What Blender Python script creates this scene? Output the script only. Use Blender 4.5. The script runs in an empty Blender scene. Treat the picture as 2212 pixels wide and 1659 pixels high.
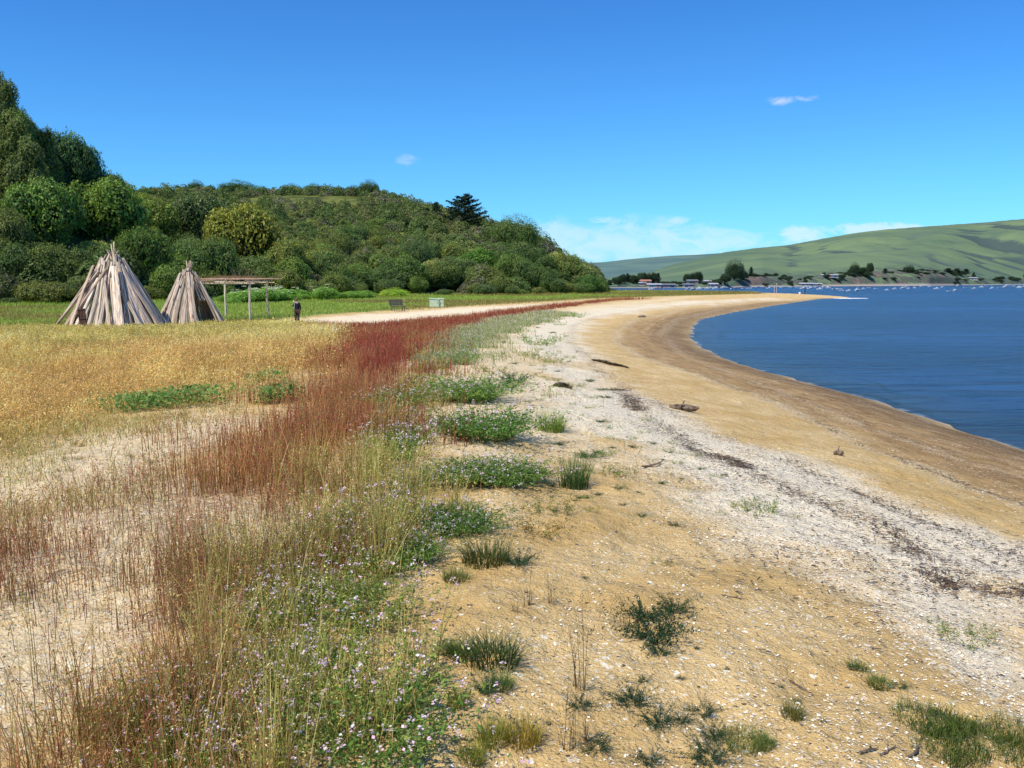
import bpy, math, random
import numpy as np
from mathutils import Vector, Matrix, Quaternion

SC = bpy.context.scene
COL = SC.collection
rng = np.random.default_rng(7)
random.seed(7)

# ---------------------------------------------------------------- camera model
F = 1807.0
CX, CY = 1106.0, 829.5
PITCH = math.radians(7.0)
CAMZ = 3.4
cP, sP = math.cos(PITCH), math.sin(PITCH)

def ray(u, v):
    a = (np.asarray(u, float) - CX) / F
    b = (CY - np.asarray(v, float)) / F
    y = cP + b * sP
    return a / y, (-sP + b * cP) / y          # x/Y , (z-cam)/Y

def at_z(u, v, z=0.0):
    s, t = ray(u, v)
    Y = (z - CAMZ) / t
    return s * Y, Y

# ---------------------------------------------------------------- numpy noise
def _hash(ix, iy, seed):
    n = (ix.astype(np.int64) * 374761393 + iy.astype(np.int64) * 668265263 + seed * 1442695041) & 0x7fffffff
    n = ((n ^ (n >> 13)) * 1274126177) & 0x7fffffff
    n = (n ^ (n >> 16)) & 0x7fffffff
    return n / float(0x7fffffff)

def vnoise(x, y, seed=0):
    x = np.asarray(x, float); y = np.asarray(y, float)
    ix = np.floor(x); iy = np.floor(y)
    fx = x - ix; fy = y - iy
    fx = fx * fx * (3 - 2 * fx); fy = fy * fy * (3 - 2 * fy)
    a = _hash(ix, iy, seed); b = _hash(ix + 1, iy, seed)
    c = _hash(ix, iy + 1, seed); d = _hash(ix + 1, iy + 1, seed)
    return (a * (1 - fx) + b * fx) * (1 - fy) + (c * (1 - fx) + d * fx) * fy

def fbm(x, y, seed=0, octv=4):
    r = 0; amp = 0.5; tot = 0
    for i in range(octv):
        r = r + amp * vnoise(np.asarray(x) * 2 ** i + 17.3 * i, np.asarray(y) * 2 ** i - 9.1 * i, seed + i)
        tot += amp; amp *= 0.5
    return r / tot

def sstep(a, b, x):
    t = np.clip((np.asarray(x, float) - a) / (b - a), 0, 1)
    return t * t * (3 - 2 * t)

# ---------------------------------------------------------------- polygons
def seg_dist(px, py, poly, closed=True):
    d2 = np.full(np.shape(px), 1e18)
    n = len(poly)
    for i in range(n if closed else n - 1):
        ax, ay = poly[i]; bx, by = poly[(i + 1) % n]
        vx, vy = bx - ax, by - ay
        L = vx * vx + vy * vy + 1e-12
        t = np.clip(((px - ax) * vx + (py - ay) * vy) / L, 0, 1)
        dx = px - ax - t * vx; dy = py - ay - t * vy
        d2 = np.minimum(d2, dx * dx + dy * dy)
    return np.sqrt(d2)

def inside(px, py, poly):
    c = np.zeros(np.shape(px), bool)
    n = len(poly)
    for i in range(n):
        ax, ay = poly[i]; bx, by = poly[(i + 1) % n]
        if ay == by: continue
        cond = ((ay > py) != (by > py)) & (px < (bx - ax) * (py - ay) / (by - ay) + ax)
        c ^= cond
    return c

def sdpoly(px, py, poly):
    d = seg_dist(px, py, poly)
    return np.where(inside(px, py, poly), d, -d)

# ---------------------------------------------------------------- land shape
SHORE = [(15, -60), (11.8, -22), (10.9, -4), (10.6, 8)]
for u, v in [(2212, 973), (2056, 923), (1889, 866), (1792, 841), (1688, 812), (1584, 782), (1525, 756), (1494, 732),
             (1498, 705), (1518, 689), (1584, 675), (1667, 661), (1723, 652.6), (1775, 645)]:
    X_, Y_ = at_z(u, v); SHORE.append((float(X_), float(Y_)))
SHORE += [(68, 171), (73, 182), (74, 198), (70, 215), (60, 235), (45, 262), (30, 300), (20, 340), (15, 430)]
LAND = SHORE + [(-500, 430), (-500, -60)]

def sd_shore(x, y):
    d = seg_dist(x, y, SHORE, closed=False)
    return np.where(inside(x, y, LAND), d, -d)

def ground_z(x, y, sd=None, detail=True):
    x = np.asarray(x, float); y = np.asarray(y, float)
    if sd is None: sd = sd_shore(x, y)
    C = 1.85 - 1.1 * sstep(4, 62, y)
    C = np.where(y > 120, C - 0.15 * sstep(120, 200, y), C)
    t = np.clip(sd / 11.0, 0, 1)
    zb = C * (0.45 * t + 0.55 * t * (2 - t))
    m = sstep(12, 27, sd)
    z = zb * (1 - m) + 0.6 * m
    z = np.where(sd < 0, np.maximum(0.16 * sd, -2.5), z)
    if detail:
        z = z + .07 * (fbm(x * .7, y * .7, 33, 3) - .5) * sstep(-3, -.5, sd) * (1 - sstep(2, 5, sd))
        k = sstep(0.3, 5, sd)
        z = z + k * (0.10 * (fbm(x * 0.55, y * 0.55, 3, 3) - 0.5) + 0.08 * (fbm(x * 2.4, y * 2.4, 9, 3) - 0.5))
        z = z + k * (1 - sstep(9, 14, np.hypot(x, y))) * 0.022 * (vnoise(x * 9, y * 9, 21) - 0.5)
    return z

def unproj(pts):
    """picture directions -> points on the ground"""
    Ys = np.exp(np.linspace(math.log(1.6), math.log(420), 700))
    out = []
    for u, v in pts:
        s, t = ray(u, v)
        if t > -0.004: t = -0.004
        zr = CAMZ + t * Ys
        g = ground_z(s * Ys, Ys, detail=False)
        k = np.argmax(zr <= np.maximum(g, 0))
        if zr[k] > max(g[k], 0): k = len(Ys) - 1
        out.append((float(s * Ys[k]), float(Ys[k])))
    return out

def up1(u, v):
    x, y = unproj([(u, v)])[0]
    return x, y, float(ground_z(np.array([x]), np.array([y]))[0])

# zones of the ground, each a polygon on the ground
Z_RED = unproj([(1400, 646), (1330, 649), (1200, 666), (1060, 686), (965, 708), (925, 730), (890, 770), (850, 820), (800, 880), (730, 950),
                (650, 1020), (560, 1075), (460, 1110), (400, 1120), (395, 1090), (470, 1040), (540, 990), (620, 915), (690, 850), (745, 790),
                (745, 735), (700, 714), (650, 706), (800, 708), (950, 692), (1100, 672), (1250, 655), (1340, 646)])
Z_REDSPARSE = unproj([(300, 1010), (450, 1030), (600, 1060), (660, 1130), (560, 1250), (520, 1330), (380, 1330), (300, 1270), (180, 1300), (0, 1330),
                      (-150, 1330), (-150, 1150), (0, 1120), (150, 1100)])
Z_OAT = unproj([(-800, 712), (160, 712), (350, 706), (500, 700), (640, 697), (740, 722), (735, 750), (655, 795), (560, 850), (470, 880), (300, 890),
                (200, 930), (0, 1000), (-800, 1060)])
Z_STALK = unproj([(900, 745), (950, 740), (925, 800), (890, 870), (850, 960), (820, 1060), (780, 1160), (740, 1280), (700, 1420), (670, 1700), (640, 1900), (100, 1900),
                  (60, 1640), (200, 1510), (330, 1400), (430, 1300), (520, 1230), (640, 1170), (740, 1090), (820, 1000), (865, 890)])
Z_ROCKET = unproj([(1180, 672), (1230, 680), (1120, 712), (1060, 735), (1010, 775), (950, 810), (905, 870), (880, 960), (930, 1050), (960, 1120), (920, 1180),
                   (880, 1290), (900, 1420), (860, 1560), (830, 1900), (600, 1900), (660, 1500), (700, 1330), (760, 1180), (810, 1020), (840, 900),
                   (880, 830), (920, 760), (960, 715), (1060, 690)])
Z_CLEAR = unproj([(655, 690), (720, 684), (800, 680), (860, 676), (960, 668), (1060, 662), (1180, 656), (1290, 649), (1220, 659), (1100, 674), (960, 692), (820, 706), (700, 706), (655, 700), (600, 702), (560, 698), (600, 692)])
Z_WHITE = unproj([(0, 1000), (200, 930), (330, 890), (480, 880), (520, 930), (440, 1000), (640, 1060), (760, 980), (880, 840), (960, 760), (1100, 690), (1230, 665), (1500, 640),
                  (1290, 676), (1215, 700), (1200, 760), (1260, 850), (1420, 980), (1560, 1080), (1480, 1100), (1300, 1020), (1140, 960), (1100, 1020),
                  (850, 960), (700, 1100), (520, 1350), (200, 1450), (0, 1500), (-300, 1500), (-300, 1100)])
Z_MEADOW = unproj([(-600, 712), (160, 712), (350, 708), (500, 698), (560, 695), (640, 690), (720, 680), (850, 672), (960, 664), (1100, 656), (1280, 646), (1400, 641), (1640, 634.5)]) + \
    [(62, 215), (40, 262), (15, 330), (10, 430), (-480, 430), (-480, 60)]
L_SHELL_OUT = unproj([(1680, 645), (1560, 652), (1400, 667), (1290, 684), (1240, 702), (1232, 740), (1290, 800), (1370, 850), (1450, 893), (1560, 950), (1700, 1010), (1900, 1090), (2080, 1162), (2300, 1240)])
L_SHELL_IN = unproj([(1480, 652), (1300, 668), (1180, 690), (1150, 730), (1160, 790), (1220, 880), (1320, 960), (1460, 1060), (1580, 1120), (1690, 1190), (1760, 1280), (1850, 1380), (1980, 1480), (2300, 1640)])
Z_SHELL = L_SHELL_OUT + L_SHELL_IN[::-1]
L_WRACK_A = unproj([(1330, 838), (1420, 925), (1530, 990), (1660, 1050), (1790, 1100), (1900, 1135), (2000, 1195), (2080, 1245), (2140, 1272), (2320, 1310)])
L_WRACK_B = L_SHELL_OUT
L_TIDE = unproj([(1640, 652), (1480, 668), (1380, 690), (1330, 715), (1335, 740), (1400, 775), (1480, 803), (1600, 845), (1730, 893), (1860, 962), (2000, 1012), (2300, 1120)])
L_TIDE2 = unproj([(1560, 668), (1460, 690), (1430, 720), (1470, 765), (1600, 815), (1760, 875), (1900, 935), (2050, 985), (2300, 1060)])
Z_WET = SHORE[:-9] + [(66, 168)] + L_TIDE + [(12.5, -60)]

# ---------------------------------------------------------------- hill shape
HU = [-900, -300, 0, 60, 120, 210, 280, 330, 420, 520, 640, 800, 860, 940, 1060, 1130, 1180, 1230, 1290, 1340, 1400]
HB = [100, 104, 106, 108, 110, 114, 118, 122, 130, 142, 152, 164, 168, 172, 178, 182, 186, 190, 195, 200, 205]
HR = [165, 170, 172, 176, 182, 192, 215, 260, 320, 330, 330, 330, 325, 320, 300, 290, 280, 270, 255, 240, 235]
HH = [36, 36, 34, 29, 25.5, 22.5, 21.5, 28, 36.0, 36.5, 36.5, 36.0, 34.0, 29.5, 22.5, 19.5, 13.5, 7.0, 2.6, 0.2, -1]
def hill_par(u):
    return np.interp(u, HU, HB), np.interp(u, HU, HR), np.interp(u, HU, HH)
def hill_z(x, y):
    y = np.maximum(np.asarray(y, float), 5)
    u = CX + F * np.asarray(x, float) / y
    B, R, H = hill_par(u)
    t = (y - B) / (R - B)
    tt = np.clip(t, 0, 1)
    prof = 0.55 * tt + 0.45 * (tt * tt * (3 - 2 * tt))
    z = 0.3 + H * prof
    z = z + np.where(t > 0, np.minimum(tt * 3, 1), 0) * (fbm(x * 0.03, y * 0.03, 31, 3) - 0.5) * np.minimum(H * .14, 3.4)
    z = np.where(t < 0, 0.3 + 30 * np.maximum(t, -0.1), z)
    z = np.where(t > 1, z - (t - 1) * (R - B) * 0.15, z)
    return z
def land_z(x, y):
    return np.maximum(ground_z(x, y), hill_z(x, y))
def unproj_hill(u, v, first=True):
    s, t = ray(u, v)
    Ys = np.linspace(60, 400, 900)
    g = land_z(s * Ys, Ys)
    zr = CAMZ + t * Ys
    k = np.argmax(zr <= g)
    if zr[k] > g[k]: k = int(np.argmin(zr - g))
    return float(s * Ys[k]), float(Ys[k]), float(g[k])

# ---------------------------------------------------------------- materials
def new_mat(name):
    m = bpy.data.materials.new(name); m.use_nodes = True
    nt = m.node_tree
    for n in list(nt.nodes): nt.nodes.remove(n)
    out = nt.nodes.new('ShaderNodeOutputMaterial')
    return m, nt, out
class NB:
    def __init__(s, nt): s.nt = nt
    def n(s, typ, **kw):
        nd = s.nt.nodes.new(typ)
        for k, v in kw.items():
            if k.startswith('_'): setattr(nd, k[1:], v)
        return nd
    def link(s, a, b): s.nt.links.new(a, b)
    def val(s, x, sock):
        if hasattr(x, 'is_output') or hasattr(x, 'links'): s.link(x, sock)
        else:
            try: sock.default_value = x
            except Exception: sock.default_value = tuple(x) + (1,) if len(x) == 3 else x
    def math(s, op, a, b=0.0, c=None, clamp=False):
        nd = s.nt.nodes.new('ShaderNodeMath'); nd.operation = op; nd.use_clamp = clamp
        s.val(a, nd.inputs[0]); s.val(b, nd.inputs[1])
        if c is not None: s.val(c, nd.inputs[2])
        return nd.outputs[0]
    def mix(s, f, a, b, mode='MIX'):
        nd = s.nt.nodes.new('ShaderNodeMix'); nd.data_type = 'RGBA'; nd.blend_type = mode; nd.clamp_factor = True
        s.val(f, nd.inputs[0])
        for x, i in ((a, 6), (b, 7)):
            if isinstance(x, (tuple, list)): nd.inputs[i].default_value = tuple(x)[:3] + (1,)
            else: s.link(x, nd.inputs[i])
        return nd.outputs[2]
    def noise(s, vec, scale, detail=3, rough=0.55, w=None, dist=0.0):
        nd = s.nt.nodes.new('ShaderNodeTexNoise')
        if vec is not None: s.link(vec, nd.inputs['Vector'])
        nd.inputs['Scale'].default_value = scale; nd.inputs['Detail'].default_value = detail
        nd.inputs['Roughness'].default_value = rough; nd.inputs['Distortion'].default_value = dist
        return nd.outputs['Fac']
    def voro(s, vec, scale, feature='F1'):
        nd = s.nt.nodes.new('ShaderNodeTexVoronoi'); nd.feature = feature
        s.link(vec, nd.inputs['Vector']); nd.inputs['Scale'].default_value = scale
        return nd
    def ramp(s, f, a, b):
        nd = s.nt.nodes.new('ShaderNodeMapRange'); nd.interpolation_type = 'SMOOTHSTEP'
        s.val(f, nd.inputs[0]); nd.inputs[1].default_value = a; nd.inputs[2].default_value = b
        return nd.outputs[0]
    def attr(s, name):
        nd = s.nt.nodes.new('ShaderNodeAttribute'); nd.attribute_name = name; return nd
    def mapping(s, vec, scale=(1, 1, 1), rot=(0, 0, 0)):
        nd = s.nt.nodes.new('ShaderNodeMapping'); s.link(vec, nd.inputs[0])
        nd.inputs['Scale'].default_value = scale; nd.inputs['Rotation'].default_value = rot
        return nd.outputs[0]
    def coord(s, which='Object'):
        return s.nt.nodes.new('ShaderNodeTexCoord').outputs[which]
    def pos(s):
        return s.nt.nodes.new('ShaderNodeNewGeometry').outputs['Position']
    def bsdf(s, out, col, rough=0.7, spec=0.3, bump=None, bstr=0.5, bdist=0.02):
        p = s.nt.nodes.new('ShaderNodeBsdfPrincipled')
        s.val(col if not isinstance(col, (tuple, list)) else tuple(col)[:3] + (1,), p.inputs['Base Color'])
        s.val(rough, p.inputs['Roughness']); p.inputs['Specular IOR Level'].default_value = spec
        if bump is not None:
            b = s.nt.nodes.new('ShaderNodeBump'); b.inputs['Strength'].default_value = bstr; b.inputs['Distance'].default_value = bdist
            s.link(bump, b.inputs['Height']); s.link(b.outputs[0], p.inputs['Normal'])
        s.link(p.outputs[0], out.inputs[0])
        return p

def plain(name, col, rough=0.6, var=0.15, scale=6, spec=0.3, bump=0.2, metal=0.0):
    m, nt, out = new_mat(name); b = NB(nt)
    f = b.noise(b.coord(), scale, 4)
    c = b.mix(b.ramp(f, .3, .7), tuple(x * (1 - var) for x in col), tuple(min(1, x * (1 + var)) for x in col))
    p = b.bsdf(out, c, rough, spec, b.noise(b.coord(), scale * 5, 3), bump, 0.01)
    p.inputs['Metallic'].default_value = metal
    return m

def leaf_mat(name, transl=0.3, tint=True, rough=0.55, hue=(1, 1, 1)):
    m, nt, out = new_mat(name); b = NB(nt)
    c = b.attr('Col').outputs['Color']
    if tint:
        oi = nt.nodes.new('ShaderNodeObjectInfo')
        c = b.mix(1.0, c, oi.outputs['Color'], 'MULTIPLY')
    p = nt.nodes.new('ShaderNodeBsdfPrincipled'); b.link(c, p.inputs['Base Color'])
    p.inputs['Roughness'].default_value = rough; p.inputs['Specular IOR Level'].default_value = 0.25
    t = nt.nodes.new('ShaderNodeBsdfTranslucent')
    c2 = b.mix(1.0, c, (1.15, 1.2, 0.6), 'MULTIPLY')
    b.link(c2, t.inputs[0])
    mx = nt.nodes.new('ShaderNodeMixShader'); mx.inputs[0].default_value = transl
    b.link(p.outputs[0], mx.inputs[1]); b.link(t.outputs[0], mx.inputs[2]); b.link(mx.outputs[0], out.inputs[0])
    return m

M = {}
M['leaf'] = leaf_mat('tree leaves', 0.34)
M['blade'] = leaf_mat('grass blades', 0.30, tint=False, rough=0.6)
M['herb'] = leaf_mat('herb leaves', 0.30)
M['petal'] = leaf_mat('petals', 0.25, tint=False)

def mat_bark():
    m, nt, out = new_mat('tree bark'); b = NB(nt)
    v = b.mapping(b.coord(), (14, 14, 3))
    f = b.noise(v, 1.0, 5, .6)
    b.bsdf(out, b.mix(f, (.06, .045, .03), (.22, .18, .14)), .9, .1, f, .6, .05)
    return m
M['bark'] = mat_bark()

def mat_wood(name, dark, light, warm):
    m, nt, out = new_mat(name); b = NB(nt)
    oi = nt.nodes.new('ShaderNodeObjectInfo')
    co = b.coord()
    add = nt.nodes.new('ShaderNodeVectorMath'); add.operation = 'ADD'
    b.link(co, add.inputs[0])
    mul = nt.nodes.new('ShaderNodeVectorMath'); mul.operation = 'SCALE'
    comb = nt.nodes.new('ShaderNodeCombineXYZ')
    b.link(oi.outputs['Random'], comb.inputs[0]); b.link(oi.outputs['Random'], comb.inputs[1]); b.link(oi.outputs['Random'], comb.inputs[2])
    b.link(comb.outputs[0], mul.inputs[0]); mul.inputs['Scale'].default_value = 57.0
    b.link(mul.outputs[0], add.inputs[1])
    v = b.mapping(add.outputs[0], (1, 1, 0.05))
    g = b.noise(v, 20, 3, .6)
    g2 = b.noise(b.mapping(add.outputs[0], (1, 1, .12)), 9, 3, .6)
    blot = b.noise(add.outputs[0], 2.2, 4, .6)
    c = b.mix(b.ramp(g, .32, .62), dark, light)
    c = b.mix(b.math('MULTIPLY', b.ramp(blot, .5, .75), .55), c, warm)
    c = b.mix(b.ramp(g2, .30, .38), tuple(x * .35 for x in dark), c)
    k = nt.nodes.new('ShaderNodeMapRange'); b.link(oi.outputs['Random'], k.inputs[0]); k.inputs[3].default_value = .72; k.inputs[4].default_value = 1.15
    hs = nt.nodes.new('ShaderNodeHueSaturation'); b.link(k.outputs[0], hs.inputs['Value']); b.link(c, hs.inputs['Color'])
    c = b.mix(1.0, hs.outputs[0], oi.outputs['Color'], 'MULTIPLY')
    b.bsdf(out, c, .85, .15, g, .9, .03)
    return m
M['wood'] = mat_wood('weathered wood', (.30, .225, .17), (.80, .67, .54), (.66, .47, .34))
M['stick'] = mat_wood('dry sticks', (.10, .07, .05), (.26, .19, .13), (.22, .13, .08))

# ---------------------------------------------------------------- mesh helpers
def mesh_np(name, V, Q, mat=None, col=None, smooth=False, parent=None, attrs=None, link=True):
    """V (n,3), Q (m,4) or (m,3)"""
    V = np.ascontiguousarray(V, dtype=np.float32); Q = np.ascontiguousarray(Q, dtype=np.int32)
    me = bpy.data.meshes.new(name)
    me.vertices.add(len(V)); me.vertices.foreach_set('co', V.ravel())
    k = Q.shape[1]
    me.loops.add(Q.size); me.loops.foreach_set('vertex_index', Q.ravel())
    me.polygons.add(len(Q)); me.polygons.foreach_set('loop_start', np.arange(0, Q.size, k, dtype=np.int32))
    try: me.polygons.foreach_set('loop_total', np.full(len(Q), k, dtype=np.int32))
    except Exception: pass
    if smooth: me.polygons.foreach_set('use_smooth', np.ones(len(Q), bool))
    me.update(calc_edges=True)
    if col is not None:
        a = me.color_attributes.new('Col', 'FLOAT_COLOR', 'POINT')
        c = np.ones((len(V), 4), np.float32); c[:, :3] = col
        a.data.foreach_set('color', c.ravel())
    if attrs:
        for nm, arr in attrs.items():
            a = me.attributes.new(nm, 'FLOAT', 'POINT'); a.data.foreach_set('value', np.ascontiguousarray(arr, dtype=np.float32))
    if mat: me.materials.append(mat)
    if not link: return me
    return ob(name, me, parent)

def ob(name, me, parent=None):
    o = bpy.data.objects.new(name, me); COL.objects.link(o)
    if parent: o.parent = parent
    return o
def tag(o, label=None, cat=None, group=None, kind=None):
    if label: o['label'] = label
    if cat: o['category'] = cat
    if group: o['group'] = group
    if kind: o['kind'] = kind
    return o
def empty(name, loc, rz=0, s=1):
    o = bpy.data.objects.new(name, None); COL.objects.link(o)
    o.location = loc; o.rotation_euler = (0, 0, rz)
    o.scale = (s, s, s) if not isinstance(s, (tuple, list)) else s
    o.empty_display_size = .3
    return o

class MB:
    """collects boxes, tubes and so on for ONE mesh"""
    def __init__(s): s.V = []; s.F = []
    def add(s, V, Fc):
        o = len(s.V); s.V += [tuple(v) for v in V]; s.F += [tuple(i + o for i in f) for f in Fc]
    def box(s, c, size, rot=None):
        x, y, z = (k / 2 for k in size)
        P = [Vector(p) for p in ((-x, -y, -z), (x, -y, -z), (x, y, -z), (-x, y, -z), (-x, -y, z), (x, -y, z), (x, y, z), (-x, y, z))]
        if rot is not None: P = [rot @ p for p in P]
        s.add([p + Vector(c) for p in P], [(0, 3, 2, 1), (4, 5, 6, 7), (0, 1, 5, 4), (1, 2, 6, 5), (2, 3, 7, 6), (3, 0, 4, 7)])
    def tube(s, pts, rads, n=8, jit=0.0, flat=1.0):
        pts = [Vector(p) for p in pts]
        if not isinstance(rads, (list, tuple)): rads = [rads] * len(pts)
        base = len(s.V); prev = None
        for i, p in enumerate(pts):
            d = (pts[min(i + 1, len(pts) - 1)] - pts[max(i - 1, 0)])
            if d.length < 1e-9: d = Vector((0, 0, 1))
            d.normalize()
            if prev is None:
                a = Vector((0, 0, 1)) if abs(d.z) < .9 else Vector((1, 0, 0))
                prev = a.cross(d).normalized()
            prev = (prev - d * prev.dot(d)).normalized()
            q = d.cross(prev)
            for k in range(n):
                an = 2 * math.pi * k / n
                r = rads[i] * (1 + random.uniform(-jit, jit))
                s.V.append(tuple(p + prev * math.cos(an) * r + q * math.sin(an) * r * flat))
        for i in range(len(pts) - 1):
            for k in range(n):
                a = base + i * n + k; b = base + i * n + (k + 1) % n
                s.F.append((a, b, b + n, a + n))
        s.F.append(tuple(base + k for k in range(n))[::-1]); e = base + (len(pts) - 1) * n
        s.F.append(tuple(e + k for k in range(n)))
    def build(s, name, mat, parent=None, smooth=False, bevel=0):
        me = bpy.data.meshes.new(name); me.from_pydata(s.V, [], s.F); me.update()
        if smooth: me.polygons.foreach_set('use_smooth', [True] * len(me.polygons))
        me.materials.append(mat)
        o = ob(name, me, parent)
        if bevel:
            b = o.modifiers.new('bevel', 'BEVEL'); b.width = bevel; b.segments = 2; b.limit_method = 'ANGLE'
        return o

# ---------------------------------------------------------------- ground
def build_ground():
    th_f = np.radians(np.linspace(-48, 48, 430))
    th_b = np.radians(np.linspace(48, 312, 80))[1:-1]
    th = np.concatenate([th_f, th_b]); nT = len(th)
    r = np.exp(np.linspace(math.log(.5), math.log(430), 520)); nR = len(r)
    T, R = np.meshgrid(th, r)
    X = R * np.sin(T); Y = R * np.cos(T)
    x = X.ravel(); y = Y.ravel()
    sd = sd_shore(x, y)
    z = ground_z(x, y, sd)
    # thicker mats of shells and wrack lift the sand a little
    V = np.stack([x, y, z], 1)
    V = np.vstack([V, [[0, 0, float(ground_z(np.array([0.]), np.array([0.]))[0])]]])
    i = np.arange(nR - 1)[:, None]; j = np.arange(nT)[None, :]; j2 = (j + 1) % nT
    Q = np.stack([i * nT + j, i * nT + j2, (i + 1) * nT + j2, (i + 1) * nT + j], -1).reshape(-1, 4)[:, ::-1]
    c = len(V) - 1
    cap = np.stack([np.full(nT, c), np.full(nT, c), (np.arange(nT) + 1) % nT, np.arange(nT)], 1)
    # drop everything deep under the water
    zq = V[Q][:, :, 2].max(1)
    Q = Q[zq > -1.6]
    x = V[:, 0]; y = V[:, 1]
    sd = np.append(sd, sd_shore(np.array([0.]), np.array([0.])))
    w = (fbm(x * .8, y * .8, 5, 4) - .5)
    w2 = (fbm(x * .25, y * .25, 15, 4) - .5)
    dist = np.hypot(x, y)
    soft = 0.35 + dist * 0.02
    def zone(poly, amp=1.2, amp2=1.0):
        return sstep(-soft, soft, sdpoly(x, y, poly) + w * amp * (1 + dist * .02) + w2 * amp2)
    A = {}
    A['wet'] = zone(Z_WET, .5, .6)
    A['shell'] = zone(Z_SHELL, 1.3, 1.5)
    A['white'] = zone(Z_WHITE, 1.6, 1.5)
    A['clear'] = zone(Z_CLEAR, 1.5, 1.2)
    A['oat'] = zone(Z_OAT, 1.5, 2)
    A['red'] = zone(Z_RED, 1, .8)
    A['meadow'] = sstep(-1, 2.5, sdpoly(x, y, Z_MEADOW) + w * 3 + w2 * 4)
    def line(poly, width):
        wd = width * (1 + dist * .012)
        return np.exp(-((seg_dist(x + w * .5, y + w2 * .8, poly, False)) / wd) ** 2)
    A['wrack'] = np.clip(line(L_WRACK_A, .15) * (0.25 + 1.2 * sstep(.35, .6, fbm(x * .7, y * .7, 44, 3))) + .35 * line(L_WRACK_B, .13) + .12 * line(L_TIDE, .12), 0, 1)
    A['tide'] = np.clip(line(L_TIDE, .16) + .6 * line(L_TIDE2, .16), 0, 1)
    A['sd'] = sd
    o = mesh_np('ground', V, Q, mat_ground(), smooth=True, attrs=A)
    tag(o, kind='structure')
    return o

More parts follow.
